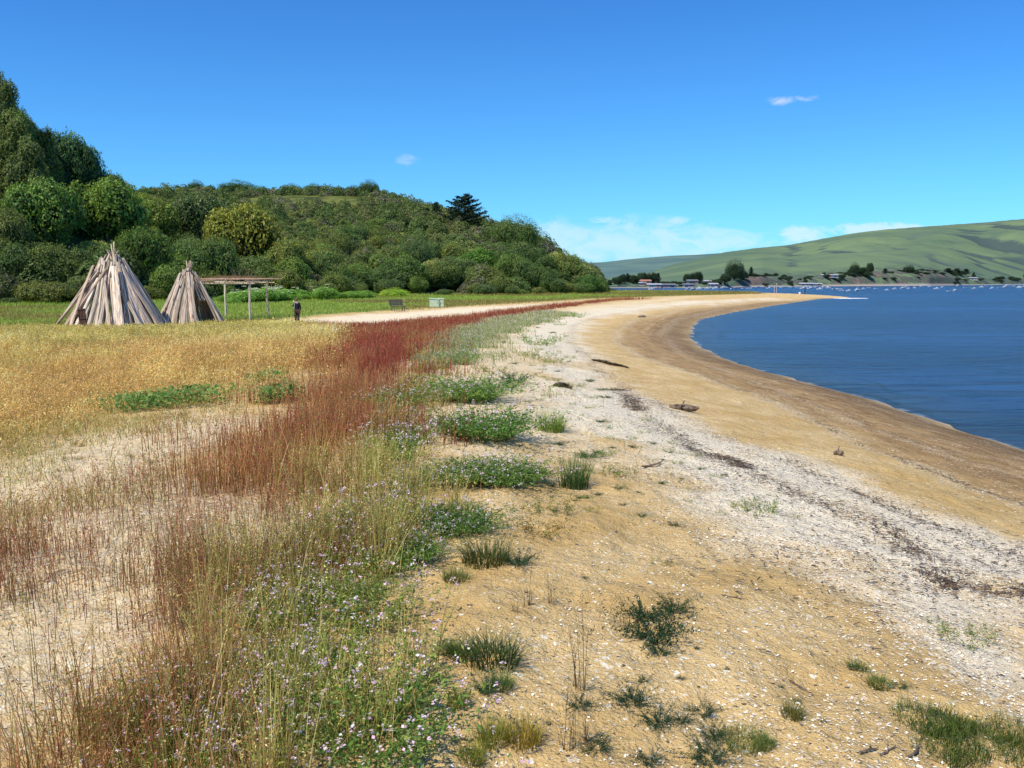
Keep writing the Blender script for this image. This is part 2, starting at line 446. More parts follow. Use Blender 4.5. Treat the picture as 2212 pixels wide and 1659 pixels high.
def mat_ground():
    m, nt, out = new_mat('sand and soil'); b = NB(nt)
    P = b.pos()
    at = {k: b.attr(k).outputs['Fac'] for k in ('wet', 'shell', 'white', 'clear', 'oat', 'red', 'meadow', 'wrack', 'tide', 'sd')}
    n1 = b.noise(P, 1.3, 5, .6); n2 = b.noise(P, 9, 4, .6); n3 = b.noise(P, 70, 3, .6); n0 = b.noise(P, .22, 3, .5)
    sand = b.mix(b.ramp(n1, .3, .7), (.57, .375, .135), (.72, .51, .225))
    sand = b.mix(b.math('MULTIPLY', b.ramp(n2, .45, .75), .35), sand, (.72, .52, .25))
    sand = b.mix(b.math('MULTIPLY', b.ramp(n3, .55, .8), .5), sand, (.30, .19, .09))
    # wet foreshore
    wm = b.mapping(P, (.35, .35, .35))
    wn = b.noise(P, 2.2, 5, .65)
    wet = b.mix(b.ramp(wn, .3, .7), (.30, .175, .062), (.50, .32, .13))
    fine = b.noise(P, 22, 5, .75)
    cb = nt.nodes.new('ShaderNodeCombineXYZ'); b.link(b.math('MULTIPLY', at['sd'], 2.2), cb.inputs[0]); b.link(b.math('MULTIPLY', n0, 5.0), cb.inputs[1]); b.link(b.math('MULTIPLY', n1, .7), cb.inputs[2])
    st = b.noise(cb.outputs[0], 1.6, 5, .65)
    wet = b.mix(b.math('MULTIPLY', b.ramp(st, .50, .62), .65), wet, (.20, .12, .05))
    wet = b.mix(b.math('MULTIPLY', b.ramp(st, .44, .34), .5), wet, (.58, .40, .19))
    wet = b.mix(b.math('MULTIPLY', b.ramp(fine, .56, .68), .75), wet, (.11, .07, .038))
    sdn = b.math('ADD', at['sd'], b.math('MULTIPLY', b.math('SUBTRACT', n1, .5), .9))
    edge = b.ramp(sdn, 3.6, .2)
    wet = b.mix(b.math('MULTIPLY', edge, .9), wet, b.mix(b.ramp(fine, .4, .6), (.20, .12, .052), (.11, .068, .034)))
    edge2 = b.ramp(b.math('ADD', at['sd'], b.math('MULTIPLY', n1, .5)), .75, .2)
    wet = b.mix(edge2, wet, (.06, .045, .035))
    c = b.mix(at['wet'], sand, wet)
    # pale dry sand among the grass
    c = b.mix(b.math('MULTIPLY', at['white'], .8), c, b.mix(b.ramp(n2, .35, .65), (.74, .55, .29), (.86, .71, .45)))
    # grass soils
    oat = b.mix(b.ramp(n2, .3, .7), (.32, .21, .06), (.60, .43, .16))
    c = b.mix(b.math('MULTIPLY', at['oat'], .85), c, oat)
    red = b.mix(b.ramp(n2, .3, .7), (.20, .075, .035), (.40, .22, .10))
    c = b.mix(b.math('MULTIPLY', at['red'], .8), c, red)
    md = b.mix(b.ramp(n0, .35, .65), (.20, .27, .045), (.34, .35, .085))
    md = b.mix(b.math('MULTIPLY', b.ramp(n2, .4, .7), .5), md, (.08, .10, .02))
    c = b.mix(at['meadow'], c, md)
    c = b.mix(at['clear'], c, b.mix(b.ramp(n2, .3, .7), (.80, .62, .35), (.90, .76, .50)))
    c = b.mix(b.math('MULTIPLY', at['shell'], b.ramp(n1, .25, .6)), c, b.mix(.85, c, (.98, .88, .68)))
    # shell fragments: cells switched on more often where shells lie thick
    mx = nt.nodes.new('ShaderNodeVectorMath'); mx.operation = 'ADD'
    b.link(P, mx.inputs[0])
    nz = nt.nodes.new('ShaderNodeTexNoise'); nz.inputs['Scale'].default_value = 30; b.link(P, nz.inputs['Vector'])
    sc = nt.nodes.new('ShaderNodeVectorMath'); sc.operation = 'SCALE'; sc.inputs['Scale'].default_value = .02
    b.link(nz.outputs['Color'], sc.inputs[0]); b.link(sc.outputs[0], mx.inputs[1])
    PW = mx.outputs[0]
    dens = b.math('ADD', b.math('MULTIPLY', at['shell'], .60), b.math('MULTIPLY', b.ramp(n1, .35, .7), .07))
    dens = b.math('ADD', dens, b.math('MULTIPLY', at['tide'], .13))
    dens = b.math('ADD', dens, b.math('MULTIPLY', at['white'], .10))
    dens = b.math('ADD', dens, b.math('MULTIPLY', at['clear'], .3))
    dens = b.math('MULTIPLY', dens, b.math('SUBTRACT', 1.0, b.math('MULTIPLY', at['meadow'], .95)))
    shade = None
    for scl, k, seed in ((70, .9, 0), (38, .55, 1), (120, 1.0, 2)):
        vo = b.voro(PW, scl)
        sep = nt.nodes.new('ShaderNodeSeparateColor'); b.link(vo.outputs['Color'], sep.inputs[0])
        on = b.math('LESS_THAN', sep.outputs[seed % 3], b.math('MULTIPLY', dens, k))
        shp = b.math('LESS_THAN', vo.outputs['Distance'], .62)
        on = b.math('MULTIPLY', on, shp)
        sc_ = b.mix(b.ramp(sep.outputs[(seed + 1) % 3], .0, 1.0), (.72, .58, .36), (.96, .88, .68))
        c = b.mix(on, c, sc_)
    # dark chips, stems
    vo = b.voro(b.mapping(PW, (1, 1.6, 1), (0, 0, .4)), 55)
    sep = nt.nodes.new('ShaderNodeSeparateColor'); b.link(vo.outputs['Color'], sep.inputs[0])
    dk = b.math('ADD', b.math('MULTIPLY', at['shell'], .11), .016)
    dk = b.math('ADD', dk, b.math('MULTIPLY', at['wrack'], .42))
    dk = b.math('MULTIPLY', dk, b.math('SUBTRACT', 1.0, at['meadow']))
    c = b.mix(b.math('MULTIPLY', b.math('LESS_THAN', sep.outputs[0], dk), b.math('LESS_THAN', vo.outputs['Distance'], .6)), c,
              b.mix(sep.outputs[1], (.09, .06, .04), (.26, .18, .12)))
    n4 = b.noise(P, 3.6, 3, .5)
    bh = b.math('ADD', b.math('ADD', b.math('MULTIPLY', n3, .35), b.math('MULTIPLY', n4, 1.6)), b.math('ADD', n2, b.math('MULTIPLY', fine, .5)))
    rough = b.math('SUBTRACT', .95, b.math('MULTIPLY', edge2, .6))
    b.bsdf(out, c, rough, .2, bh, .9, .055)
    return m

# ---------------------------------------------------------------- water
def build_water():
    r = np.exp(np.linspace(math.log(6), math.log(9000), 440))
    th = np.radians(np.linspace(-50, 100, 520))
    T, R = np.meshgrid(th, r)
    x = (R * np.sin(T)).ravel(); y = (R * np.cos(T)).ravel()
    fade = 1 - sstep(60, 160, np.hypot(x, y))
    z = 0.016 * np.sin(x * 1.1 + y * 2.1 + 3 * fbm(x * .2, y * .2, 2, 2)) * fade + .01 * (fbm(x * 1.2, y * 2.0, 8, 3) - .5) * fade
    V = np.stack([x, y, z], 1)
    nT = len(th); nR = len(r)
    i = np.arange(nR - 1)[:, None]; j = np.arange(nT - 1)[None, :]
    Q = np.stack([i * nT + j, i * nT + j + 1, (i + 1) * nT + j + 1, (i + 1) * nT + j], -1).reshape(-1, 4)[:, ::-1]
    sdv = sd_shore(x, y)
    Q = Q[sdv[Q].min(1) < 6]
    m, nt, out = new_mat('bay water'); b = NB(nt)
    P = b.pos()
    sdn = b.attr('sd').outputs['Fac']
    w1 = b.noise(b.mapping(P, (1.0, 2.3, 1), (0, 0, -.25)), 2.0, 6, .62)
    w2 = b.noise(b.mapping(P, (.35, 1.5, 1), (0, 0, -.12)), .35, 4, .6)
    w3 = b.noise(b.mapping(P, (1, 3.2, 1), (0, 0, -.2)), .55, 3, .5)
    band = b.noise(b.mapping(P, (.12, 1, 1), (0, 0, -.05)), .055, 4, .6)
    col = b.mix(b.ramp(band, .35, .68), (.006, .028, .10), (.022, .085, .26))
    rip = b.noise(b.mapping(P, (.8, 4.5, 1), (0, 0, -.1)), .9, 6, .7)
    col = b.mix(b.math('MULTIPLY', b.ramp(w2, .48, .66), .6), col, (.005, .018, .06))
    col = b.mix(b.math('MULTIPLY', b.ramp(rip, .52, .64), .6), col, (.004, .014, .05))
    col = b.mix(b.math('MULTIPLY', b.ramp(rip, .46, .36), .35), col, (.06, .15, .32))
    far = b.ramp(b.math('ABSOLUTE', sdn), 150, 330)
    col = b.mix(b.math('MULTIPLY', far, .65), col, (.028, .062, .10))
    shal = b.ramp(sdn, -3.5, .2)
    col = b.mix(b.math('MULTIPLY', shal, .7), col, (.045, .075, .11))
    rip2 = b.noise(b.mapping(P, (.10, .75, 1), (0, 0, -.08)), 1.0, 6, .72)
    col = b.mix(b.math('MULTIPLY', b.ramp(rip2, .50, .60), .7), col, (.005, .016, .055))
    wl = b.math('SINE', b.math('ADD', b.math('MULTIPLY', sdn, 3.4), b.math('MULTIPLY', b.noise(P, .22, 3, .5), 16)))
    wl = b.math('MULTIPLY', b.math('MULTIPLY', b.ramp(wl, .55, .95), b.ramp(sdn, -5, -.3)), b.ramp(b.noise(P, .16, 2, .5), .46, .58))
    col = b.mix(b.math('MULTIPLY', wl, .8), col, (.012, .016, .03))
    rim = b.math('MULTIPLY', b.ramp(sdn, -.22, -.05), b.ramp(b.noise(P, 1.1, 4, .6), .50, .62))
    col = b.mix(b.math('MULTIPLY', rim, .6), col, (.5, .52, .52))
    h = b.math('ADD', b.math('MULTIPLY', w1, .55), b.math('ADD', b.math('MULTIPLY', w3, 1.0), b.math('MULTIPLY', w2, .6)))
    p = b.bsdf(out, col, .25, .28, h, 1.0, 1.1)
    o = mesh_np('water', V, Q, m, smooth=True, attrs={'sd': sdv})
    tag(o, kind='structure')
    # foam where the tip of the spit breaks the chop
    pts = []; Qs = []
    for k in range(90):
        t = random.random()
        cx = 64.5 + t * 5 + random.gauss(0, .4); cy = 166 + random.gauss(0, 1.0 * (1.1 - t))
        L = random.uniform(.2, .8); W = random.uniform(.1, .4)
        o0 = len(pts)
        pts += [(cx - L, cy, .03), (cx, cy - W, .04), (cx + L, cy, .03), (cx, cy + W, .12)]
        Qs.append((o0, o0 + 1, o0 + 2, o0 + 3))
    f = mesh_np('sea_foam', np.array(pts), np.array(Qs), plain('foam', (.85, .88, .9), .8, .05, 3))
    tag(f, 'white foam breaking in chop off the tip of the sand spit', 'foam', kind='stuff')

# ---------------------------------------------------------------- hillside and far hills
def grid_q(nR, nT):
    i = np.arange(nR - 1)[:, None]; j = np.arange(nT - 1)[None, :]
    return np.stack([i * nT + j, i * nT + j + 1, (i + 1) * nT + j + 1, (i + 1) * nT + j], -1).reshape(-1, 4)

def build_hill():
    us = np.linspace(-1500, 1420, 240); ys = np.linspace(90, 460, 160)
    U, Y = np.meshgrid(us, ys)
    X = (U - CX) / F * Y
    z = hill_z(X, Y)
    V = np.stack([X.ravel(), Y.ravel(), z.ravel()], 1)
    m, nt, out = new_mat('hillside scrub floor'); b = NB(nt)
    P = b.pos()
    n = b.noise(P, .06, 4, .6); n2 = b.noise(P, .8, 5, .65)
    hi = b.ramp(b.attr('hh').outputs['Fac'], 20, 29)
    c = b.mix(b.ramp(n2, .3, .7), (.022, .038, .012), (.065, .085, .025))
    g = b.mix(b.ramp(n2, .3, .7), (.10, .13, .03), (.19, .20, .05))
    c = b.mix(b.math('MULTIPLY', hi, b.ramp(n, .38, .55)), c, g)
    b.bsdf(out, c, .95, .1, n2, .8, .4)
    o = mesh_np('hillside', V, grid_q(160, 240), m, smooth=True, attrs={'hh': z.ravel()})
    tag(o, kind='structure')

FU = [1100, 1300, 1400, 1450, 1560, 1640, 1700, 1770, 1830, 1900, 2000, 2100, 2212, 2500, 2900]
FV = [606, 603, 588, 572, 546, 536, 530, 517, 506, 498, 490.5, 484, 474, 455, 450]
def far_D0(u): return np.interp(u, [1100, 1300, 1400, 1540, 1600, 1750, 2000, 2212, 2500, 2900], [450, 430, 420, 440, 490, 560, 650, 900, 1100, 1300])
def far_D1(u): return np.interp(u, [1100, 1400, 2212, 2900], [1300, 1300, 1900, 2200])
def far_z(u, D):
    d0 = far_D0(u); d1 = far_D1(u)
    w = (D - d0) / (d1 - d0)
    wc = np.clip(w, 0, 1)
    Hr = CAMZ + (607.6 - np.interp(u, FU, FV)) / F * d1
    bl = np.interp(u, [1100, 1500, 1560, 1640, 1700, 1780, 1960, 2040, 2110, 2212, 2900], [1.5, 1.5, 3, 5.5, 2.5, 5, 6.5, 5.5, 1.6, 2.5, 2.5])
    z = bl * sstep(0, .018, w) + (Hr - bl) * (wc ** 1.15)
    x = (u - CX) / F * D
    g = fbm(x * .0055, D * .0028, 61, 5) - .5
    ridge = np.abs(fbm(x * .004 + 3, D * .0015, 77, 3) - .5) * 2
    z = z + np.sin(np.pi * wc) * np.clip(Hr, 0, 200) * (.46 * g + .42 * (ridge - .3))
    z = z + sstep(0, .02, w) * (fbm(x * .05, D * .05, 5, 3) - .5) * 1.6
    z = np.where(w < 0, w * 60, z)
    z = np.where(w > 1, z - (w - 1) * 120, z)
    return z

def build_far():
    us = np.linspace(1080, 2900, 420); ws = np.concatenate([np.linspace(-.02, .06, 26)[:-1], np.linspace(.06, 1.15, 130)])
    U, Wd = np.meshgrid(us, ws)
    D = far_D0(U) + Wd * (far_D1(U) - far_D0(U))
    X = (U - CX) / F * D; z = far_z(U, D)
    V = np.stack([X.ravel(), D.ravel(), z.ravel()], 1)
    # brush collects in the hollows
    lap = z - (np.roll(z, 6, 1) + np.roll(z, -6, 1)) / 2
    hol = sstep(.1, 2.2, -lap)
    m, nt, out = new_mat('far grass hills'); b = NB(nt)
    P = b.pos()
    n = b.noise(P, .006, 5, .6); n2 = b.noise(P, .03, 6, .65); n3 = b.noise(P, .15, 4, .6); n4 = b.noise(b.mapping(P, (.5, 1.4, 1)), .011, 4, .6)
    c = b.mix(b.ramp(n, .35, .65), (.10, .158, .055), (.175, .235, .07))
    c = b.mix(b.math('MULTIPLY', b.ramp(n2, .4, .7), .5), c, (.075, .11, .055))
    c = b.mix(b.math('MULTIPLY', b.ramp(n4, .52, .68), .55), c, (.10, .135, .075))
    br = b.math('MULTIPLY', b.ramp(b.math('ADD', b.attr('hol').outputs['Fac'], b.math('MULTIPLY', n2, .9)), .75, 1.05), .85)
    c = b.mix(b.math('MULTIPLY', br, .6), c, (.055, .082, .048))
    c = b.mix(b.math('MULTIPLY', b.ramp(b.math('ADD', b.math('MULTIPLY', b.attr('hol').outputs['Fac'], .7), b.math('ADD', n3, b.math('MULTIPLY', n2, .5))), 1.15, 1.4), .8), c, (.038, .06, .038))
    w = b.attr('w').outputs['Fac']
    lowbr = b.math('MULTIPLY', b.ramp(w, .11, .03), b.ramp(b.math('ADD', n3, b.math('MULTIPLY', n2, .5)), .62, .8))
    c = b.mix(lowbr, c, (.045, .06, .03))
    soil = b.math('MULTIPLY', b.attr('soil').outputs['Fac'], b.ramp(b.math('ADD', b.math('MULTIPLY', n3, .6), b.math('MULTIPLY', n2, .5)), .52, .64))
    c = b.mix(b.math('MULTIPLY', soil, .75), c, b.mix(n3, (.13, .075, .045), (.34, .19, .11)))
    beach = b.math('MULTIPLY', b.ramp(w, .006, .003), 1.0)
    c = b.mix(beach, c, (.40, .34, .27))
    # aerial haze painted in: hill colour mixed toward pale blue
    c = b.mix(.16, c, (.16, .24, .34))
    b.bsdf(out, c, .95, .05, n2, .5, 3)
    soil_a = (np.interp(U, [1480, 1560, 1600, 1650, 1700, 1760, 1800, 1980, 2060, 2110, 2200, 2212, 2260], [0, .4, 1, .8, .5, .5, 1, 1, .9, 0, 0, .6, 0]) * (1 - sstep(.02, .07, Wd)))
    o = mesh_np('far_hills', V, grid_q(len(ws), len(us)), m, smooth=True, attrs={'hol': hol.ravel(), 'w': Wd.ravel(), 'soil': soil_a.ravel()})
    tag(o, kind='structure')
    # the second ridge, its bluish distance haze put into the base colour
    us = np.linspace(900, 2000, 160); ws = np.linspace(0, 1.1, 40)
    U, Wd = np.meshgrid(us, ws)
    D = 2200 + Wd * 1600
    X = (U - CX) / F * D
    Hr = CAMZ + (607.6 - np.interp(U, [900, 1150, 1240, 1300, 1350, 1400, 1450, 1500, 1560, 1700, 2000], [596, 576, 569, 567, 561, 556.5, 553, 551, 547, 541, 541])) / F * 3800
    z = Hr * np.clip(Wd, 0, 1) ** .9 + np.sin(np.pi * np.clip(Wd, 0, 1)) * 35 * (fbm(X * .004, D * .002, 88, 4) - .5) - 5 * (Wd < .01)
    m, nt, out = new_mat('distant haze-tinted hills'); b = NB(nt)
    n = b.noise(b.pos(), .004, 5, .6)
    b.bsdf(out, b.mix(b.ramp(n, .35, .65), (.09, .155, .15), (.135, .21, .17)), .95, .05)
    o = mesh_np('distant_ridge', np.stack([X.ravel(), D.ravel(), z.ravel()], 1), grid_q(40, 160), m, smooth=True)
    tag(o, kind='structure')

# ---------------------------------------------------------------- leaf clouds
def rand_dirs(n, r=rng):
    v = r.normal(size=(n, 3)); return v / np.linalg.norm(v, axis=1)[:, None]

def leaf_quads(P, N, size, asp=0.6, jit=0.8, r=rng):
    n = len(P)
    d = N + jit * r.normal(size=(n, 3)) * .6
    d /= np.linalg.norm(d, axis=1)[:, None]
    a = np.cross(d, r.normal(size=(n, 3))); a /= (np.linalg.norm(a, axis=1)[:, None] + 1e-9)
    b = np.cross(d, a)
    s = np.asarray(size).reshape(-1, 1) * np.ones((n, 1))
    V = np.stack([P - a * s, P - b * s * asp + d * s * .15, P + a * s, P + b * s * asp + d * s * .15], 1).reshape(-1, 3)
    Q = np.arange(4 * n).reshape(n, 4)
    return V, Q

def crown_mesh(name, lobes, leaf, per, hue=(1, 1, 1), seed=0, twig=0.0, dense=1.0, zmin=-9):
    """lobes: list of (center, radii) ; per: leaves per unit lobe area"""
    r = np.random.default_rng(seed)
    Vs = []; Qs = []; Cs = []; off = 0
    L = [(np.array(c, float), np.array(rad, float)) for c, rad in lobes]
    for li, (c, rad) in enumerate(L):
        area = (rad[0] * rad[1] + rad[0] * rad[2] + rad[1] * rad[2]) / 3
        n = int(per * area * 12.57)
        d = rand_dirs(n, r)
        d = d[d[:, 2] > -.75]
        n = len(d)
        # sub clumps
        nb = fbm(d[:, 0] * 3.3 + li * 3.1 + d[:, 2] * 2.7, d[:, 1] * 3.3 - d[:, 2] * 2.9 + li, seed + 3, 3)
        nb = np.clip(.5 + (nb - .5) * 1.45, 0, 1)
        rr = 0.66 + .56 * nb + .20 * (r.random(n) - .25) + .24 * (r.random(n) < .08) * r.random(n)
        P = c + d * rad * rr[:, None]
        keep = P[:, 2] > zmin
        for lj, (c2, rad2) in enumerate(L):
            if lj == li: continue
            q = (P - c2) / rad2
            keep &= (np.sum(q * q, 1) > .62)
        keep &= (nb > .30) | (r.random(n) < .35)
        P = P[keep]; d2 = d[keep]; nbk = nb[keep]; n = len(P)
        if n == 0: continue
        V, Q = leaf_quads(P, d2, leaf * (.6 + .8 * r.random(n)), .55, .9, r)
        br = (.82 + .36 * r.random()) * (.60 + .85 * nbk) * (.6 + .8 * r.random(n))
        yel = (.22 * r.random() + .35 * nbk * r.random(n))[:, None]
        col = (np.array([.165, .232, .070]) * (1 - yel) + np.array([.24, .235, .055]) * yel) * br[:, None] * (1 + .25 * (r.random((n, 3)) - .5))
        if True:
            tw = r.random(n) < max(twig, .02)
            col[tw] = np.array([.22, .19, .13]) * (.7 + .6 * r.random((tw.sum(), 1)))
        col = col * np.array(hue)
        Vs.append(V); Qs.append(Q + off); off += len(V); Cs.append(np.repeat(col, 4, 0))
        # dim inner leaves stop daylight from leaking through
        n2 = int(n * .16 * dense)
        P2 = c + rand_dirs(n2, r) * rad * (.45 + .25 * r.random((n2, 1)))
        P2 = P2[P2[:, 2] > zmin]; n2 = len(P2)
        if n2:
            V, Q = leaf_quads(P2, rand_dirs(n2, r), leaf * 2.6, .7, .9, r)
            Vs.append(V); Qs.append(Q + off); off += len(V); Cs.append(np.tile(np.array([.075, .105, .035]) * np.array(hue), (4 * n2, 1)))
    return mesh_np(name, np.vstack(Vs), np.vstack(Qs), M['leaf'], col=np.vstack(Cs), link=False)

def lobes_round(seed, n=14, flat=.75, tall=1.0, spread=.62):
    r = random.Random(seed); out = [((0, 0, .62 * tall), (.62, .62, .55 * tall))]
    for k in range(n):
        a = r.uniform(0, 6.283); e = r.uniform(-.25, 1.0)
        rad = spread * math.sqrt(max(0, 1 - max(0, e) ** 2 * .8))
        c = (math.cos(a) * rad, math.sin(a) * rad, (.62 + .42 * e * flat) * tall)
        s = r.uniform(.15, .42)
        out.append((c, (s, s, s * .85 * tall)))
    return out

def trunk_mesh(seed, top=.9, r0=.07, nl=5, lobes=None):
    r = random.Random(seed); mb = MB()
    pts = [(0, 0, -.15), (0, 0, 0), (r.uniform(-.03, .03), r.uniform(-.03, .03), top * .4), (r.uniform(-.06, .06), r.uniform(-.06, .06), top)]
    mb.tube(pts, [r0 * 1.5, r0 * 1.1, r0 * .8, r0 * .25], 7)
    for k in range(nl):
        a = 6.283 * k / nl + r.uniform(-.4, .4); z = r.uniform(.2, .55) * top
        L = r.uniform(.35, .6)
        mb.tube([(0, 0, z), (math.cos(a) * L * .5, math.sin(a) * L * .5, z + L * .35), (math.cos(a) * L, math.sin(a) * L, z + L * .6)], [r0 * .55, r0 * .35, r0 * .12], 5)
    me = bpy.data.meshes.new('trunk'); me.from_pydata(mb.V, [], mb.F); me.update(); me.materials.append(M['bark'])
    return me

CR = {}
def prep_crowns():
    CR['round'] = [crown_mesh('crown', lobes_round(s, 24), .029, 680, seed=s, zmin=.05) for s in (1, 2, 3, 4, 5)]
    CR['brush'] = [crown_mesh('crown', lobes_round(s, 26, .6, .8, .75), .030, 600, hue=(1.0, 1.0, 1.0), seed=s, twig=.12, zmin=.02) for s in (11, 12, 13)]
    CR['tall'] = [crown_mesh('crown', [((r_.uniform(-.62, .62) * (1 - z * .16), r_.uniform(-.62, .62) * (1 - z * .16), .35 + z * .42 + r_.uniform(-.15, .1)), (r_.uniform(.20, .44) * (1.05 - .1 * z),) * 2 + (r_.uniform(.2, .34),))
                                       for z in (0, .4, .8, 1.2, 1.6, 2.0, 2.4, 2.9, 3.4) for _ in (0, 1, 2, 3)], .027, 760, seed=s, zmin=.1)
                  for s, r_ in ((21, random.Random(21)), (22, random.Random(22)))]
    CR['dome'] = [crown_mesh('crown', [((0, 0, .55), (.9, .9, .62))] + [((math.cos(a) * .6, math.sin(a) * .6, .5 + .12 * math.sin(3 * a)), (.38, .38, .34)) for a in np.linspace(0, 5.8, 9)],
                              .021, 1100, seed=s, zmin=.0) for s in (31, 32)]
    CR['trunk'] = [trunk_mesh(s) for s in (1, 2, 3)]
    # fir with flat spreading limbs whose tips turn up
    r = np.random.default_rng(5); V = []; Q = []; C = []; off = 0; tb = MB()
    tb.tube([(0, 0, -.2), (0, 0, .6), (.01, 0, 1.3), (.02, 0, 2.0)], [.07, .055, .035, .012], 7)
    for k in range(46):
        z = .35 + 1.55 * (k / 46) ** .9; a = k * 2.4 + r.uniform(-.3, .3)
        L = (1.0 - .66 * ((z - .35) / 1.6) ** 1.5) * r.uniform(.5, 1.08)
        pts = []
        for t in np.linspace(0, 1, 5):
            pts.append((math.cos(a) * L * t, math.sin(a) * L * t, z + L * (.05 * t + .22 * t * t)))
        tb.tube(pts, [.018, .014, .01, .006, .003], 4)
        n = int(230 * L + 40)
        t = r.uniform(.18, 1.02, n)
        wd = .17 * (1.15 - t) * L + .035
        P = np.stack([np.cos(a) * L * t, np.sin(a) * L * t, z + L * (.05 * t + .22 * t * t)], 1)
        side = r.normal(size=n)[:, None] * wd[:, None] * np.array([[-math.sin(a), math.cos(a), 0]])
        P = P + side + np.stack([0 * t, 0 * t, r.normal(size=n) * .022 + .02], 1)
        v, q = leaf_quads(P, np.tile([0, 0, 1.], (n, 1)), .036 * (.6 + .8 * r.random(n)), .5, .9, r)
        V.append(v); Q.append(q + off); off += len(v)
        C.append(np.repeat(np.array([[.026, .05, .026]]) * (.6 + .9 * r.random((n, 1))), 4, 0))
    CR['fir'] = [mesh_np('crown', np.vstack(V), np.vstack(Q), M['leaf'], col=np.vstack(C), link=False)]
    me = bpy.data.meshes.new('trunk'); me.from_pydata(tb.V, [], tb.F); me.update(); me.materials.append(M['bark'])
    CR['firtrunk'] = me

def tree(kind, x, y, z, R, H=None, tint=(1, 1, 1), label='', group=None, name=None, cat='tree', rz=None, trunk=True):
    """R crown radius in m ; H stretch of the height"""
    H = H or 1.0
    nm = name or {'fir': 'fir_tree', 'tall': 'tall_tree', 'brush': 'coyote_brush', 'dome': 'domed_tree'}.get(kind, 'oak_tree')
    g_ = random.uniform(.86, 1.18)
    t = empty(nm, (x, y, z), random.uniform(0, 6.28) if rz is None else rz, (R * g_, R / g_, R * H))
    if kind in ('round', 'brush', 'tall'): t.rotation_euler[0] = random.uniform(-.10, .10); t.rotation_euler[1] = random.uniform(-.10, .10)
    me = random.choice(CR[kind])
    c = ob('crown' if trunk else 'foliage', me, t); c.color = tuple(tint) + (1,)
    tr = ob('trunk' if trunk else 'stem', CR['firtrunk'] if kind == 'fir' else random.choice(CR['trunk']), t)
    tag(t, label, cat, group)
    return t

GREENS = [(1, 1, 1), (.85, .95, .9), (1.15, 1.12, .9), (.8, .95, .85), (1.25, 1.15, .9), (.7, .85, .85), (1.05, 1.2, .85)]

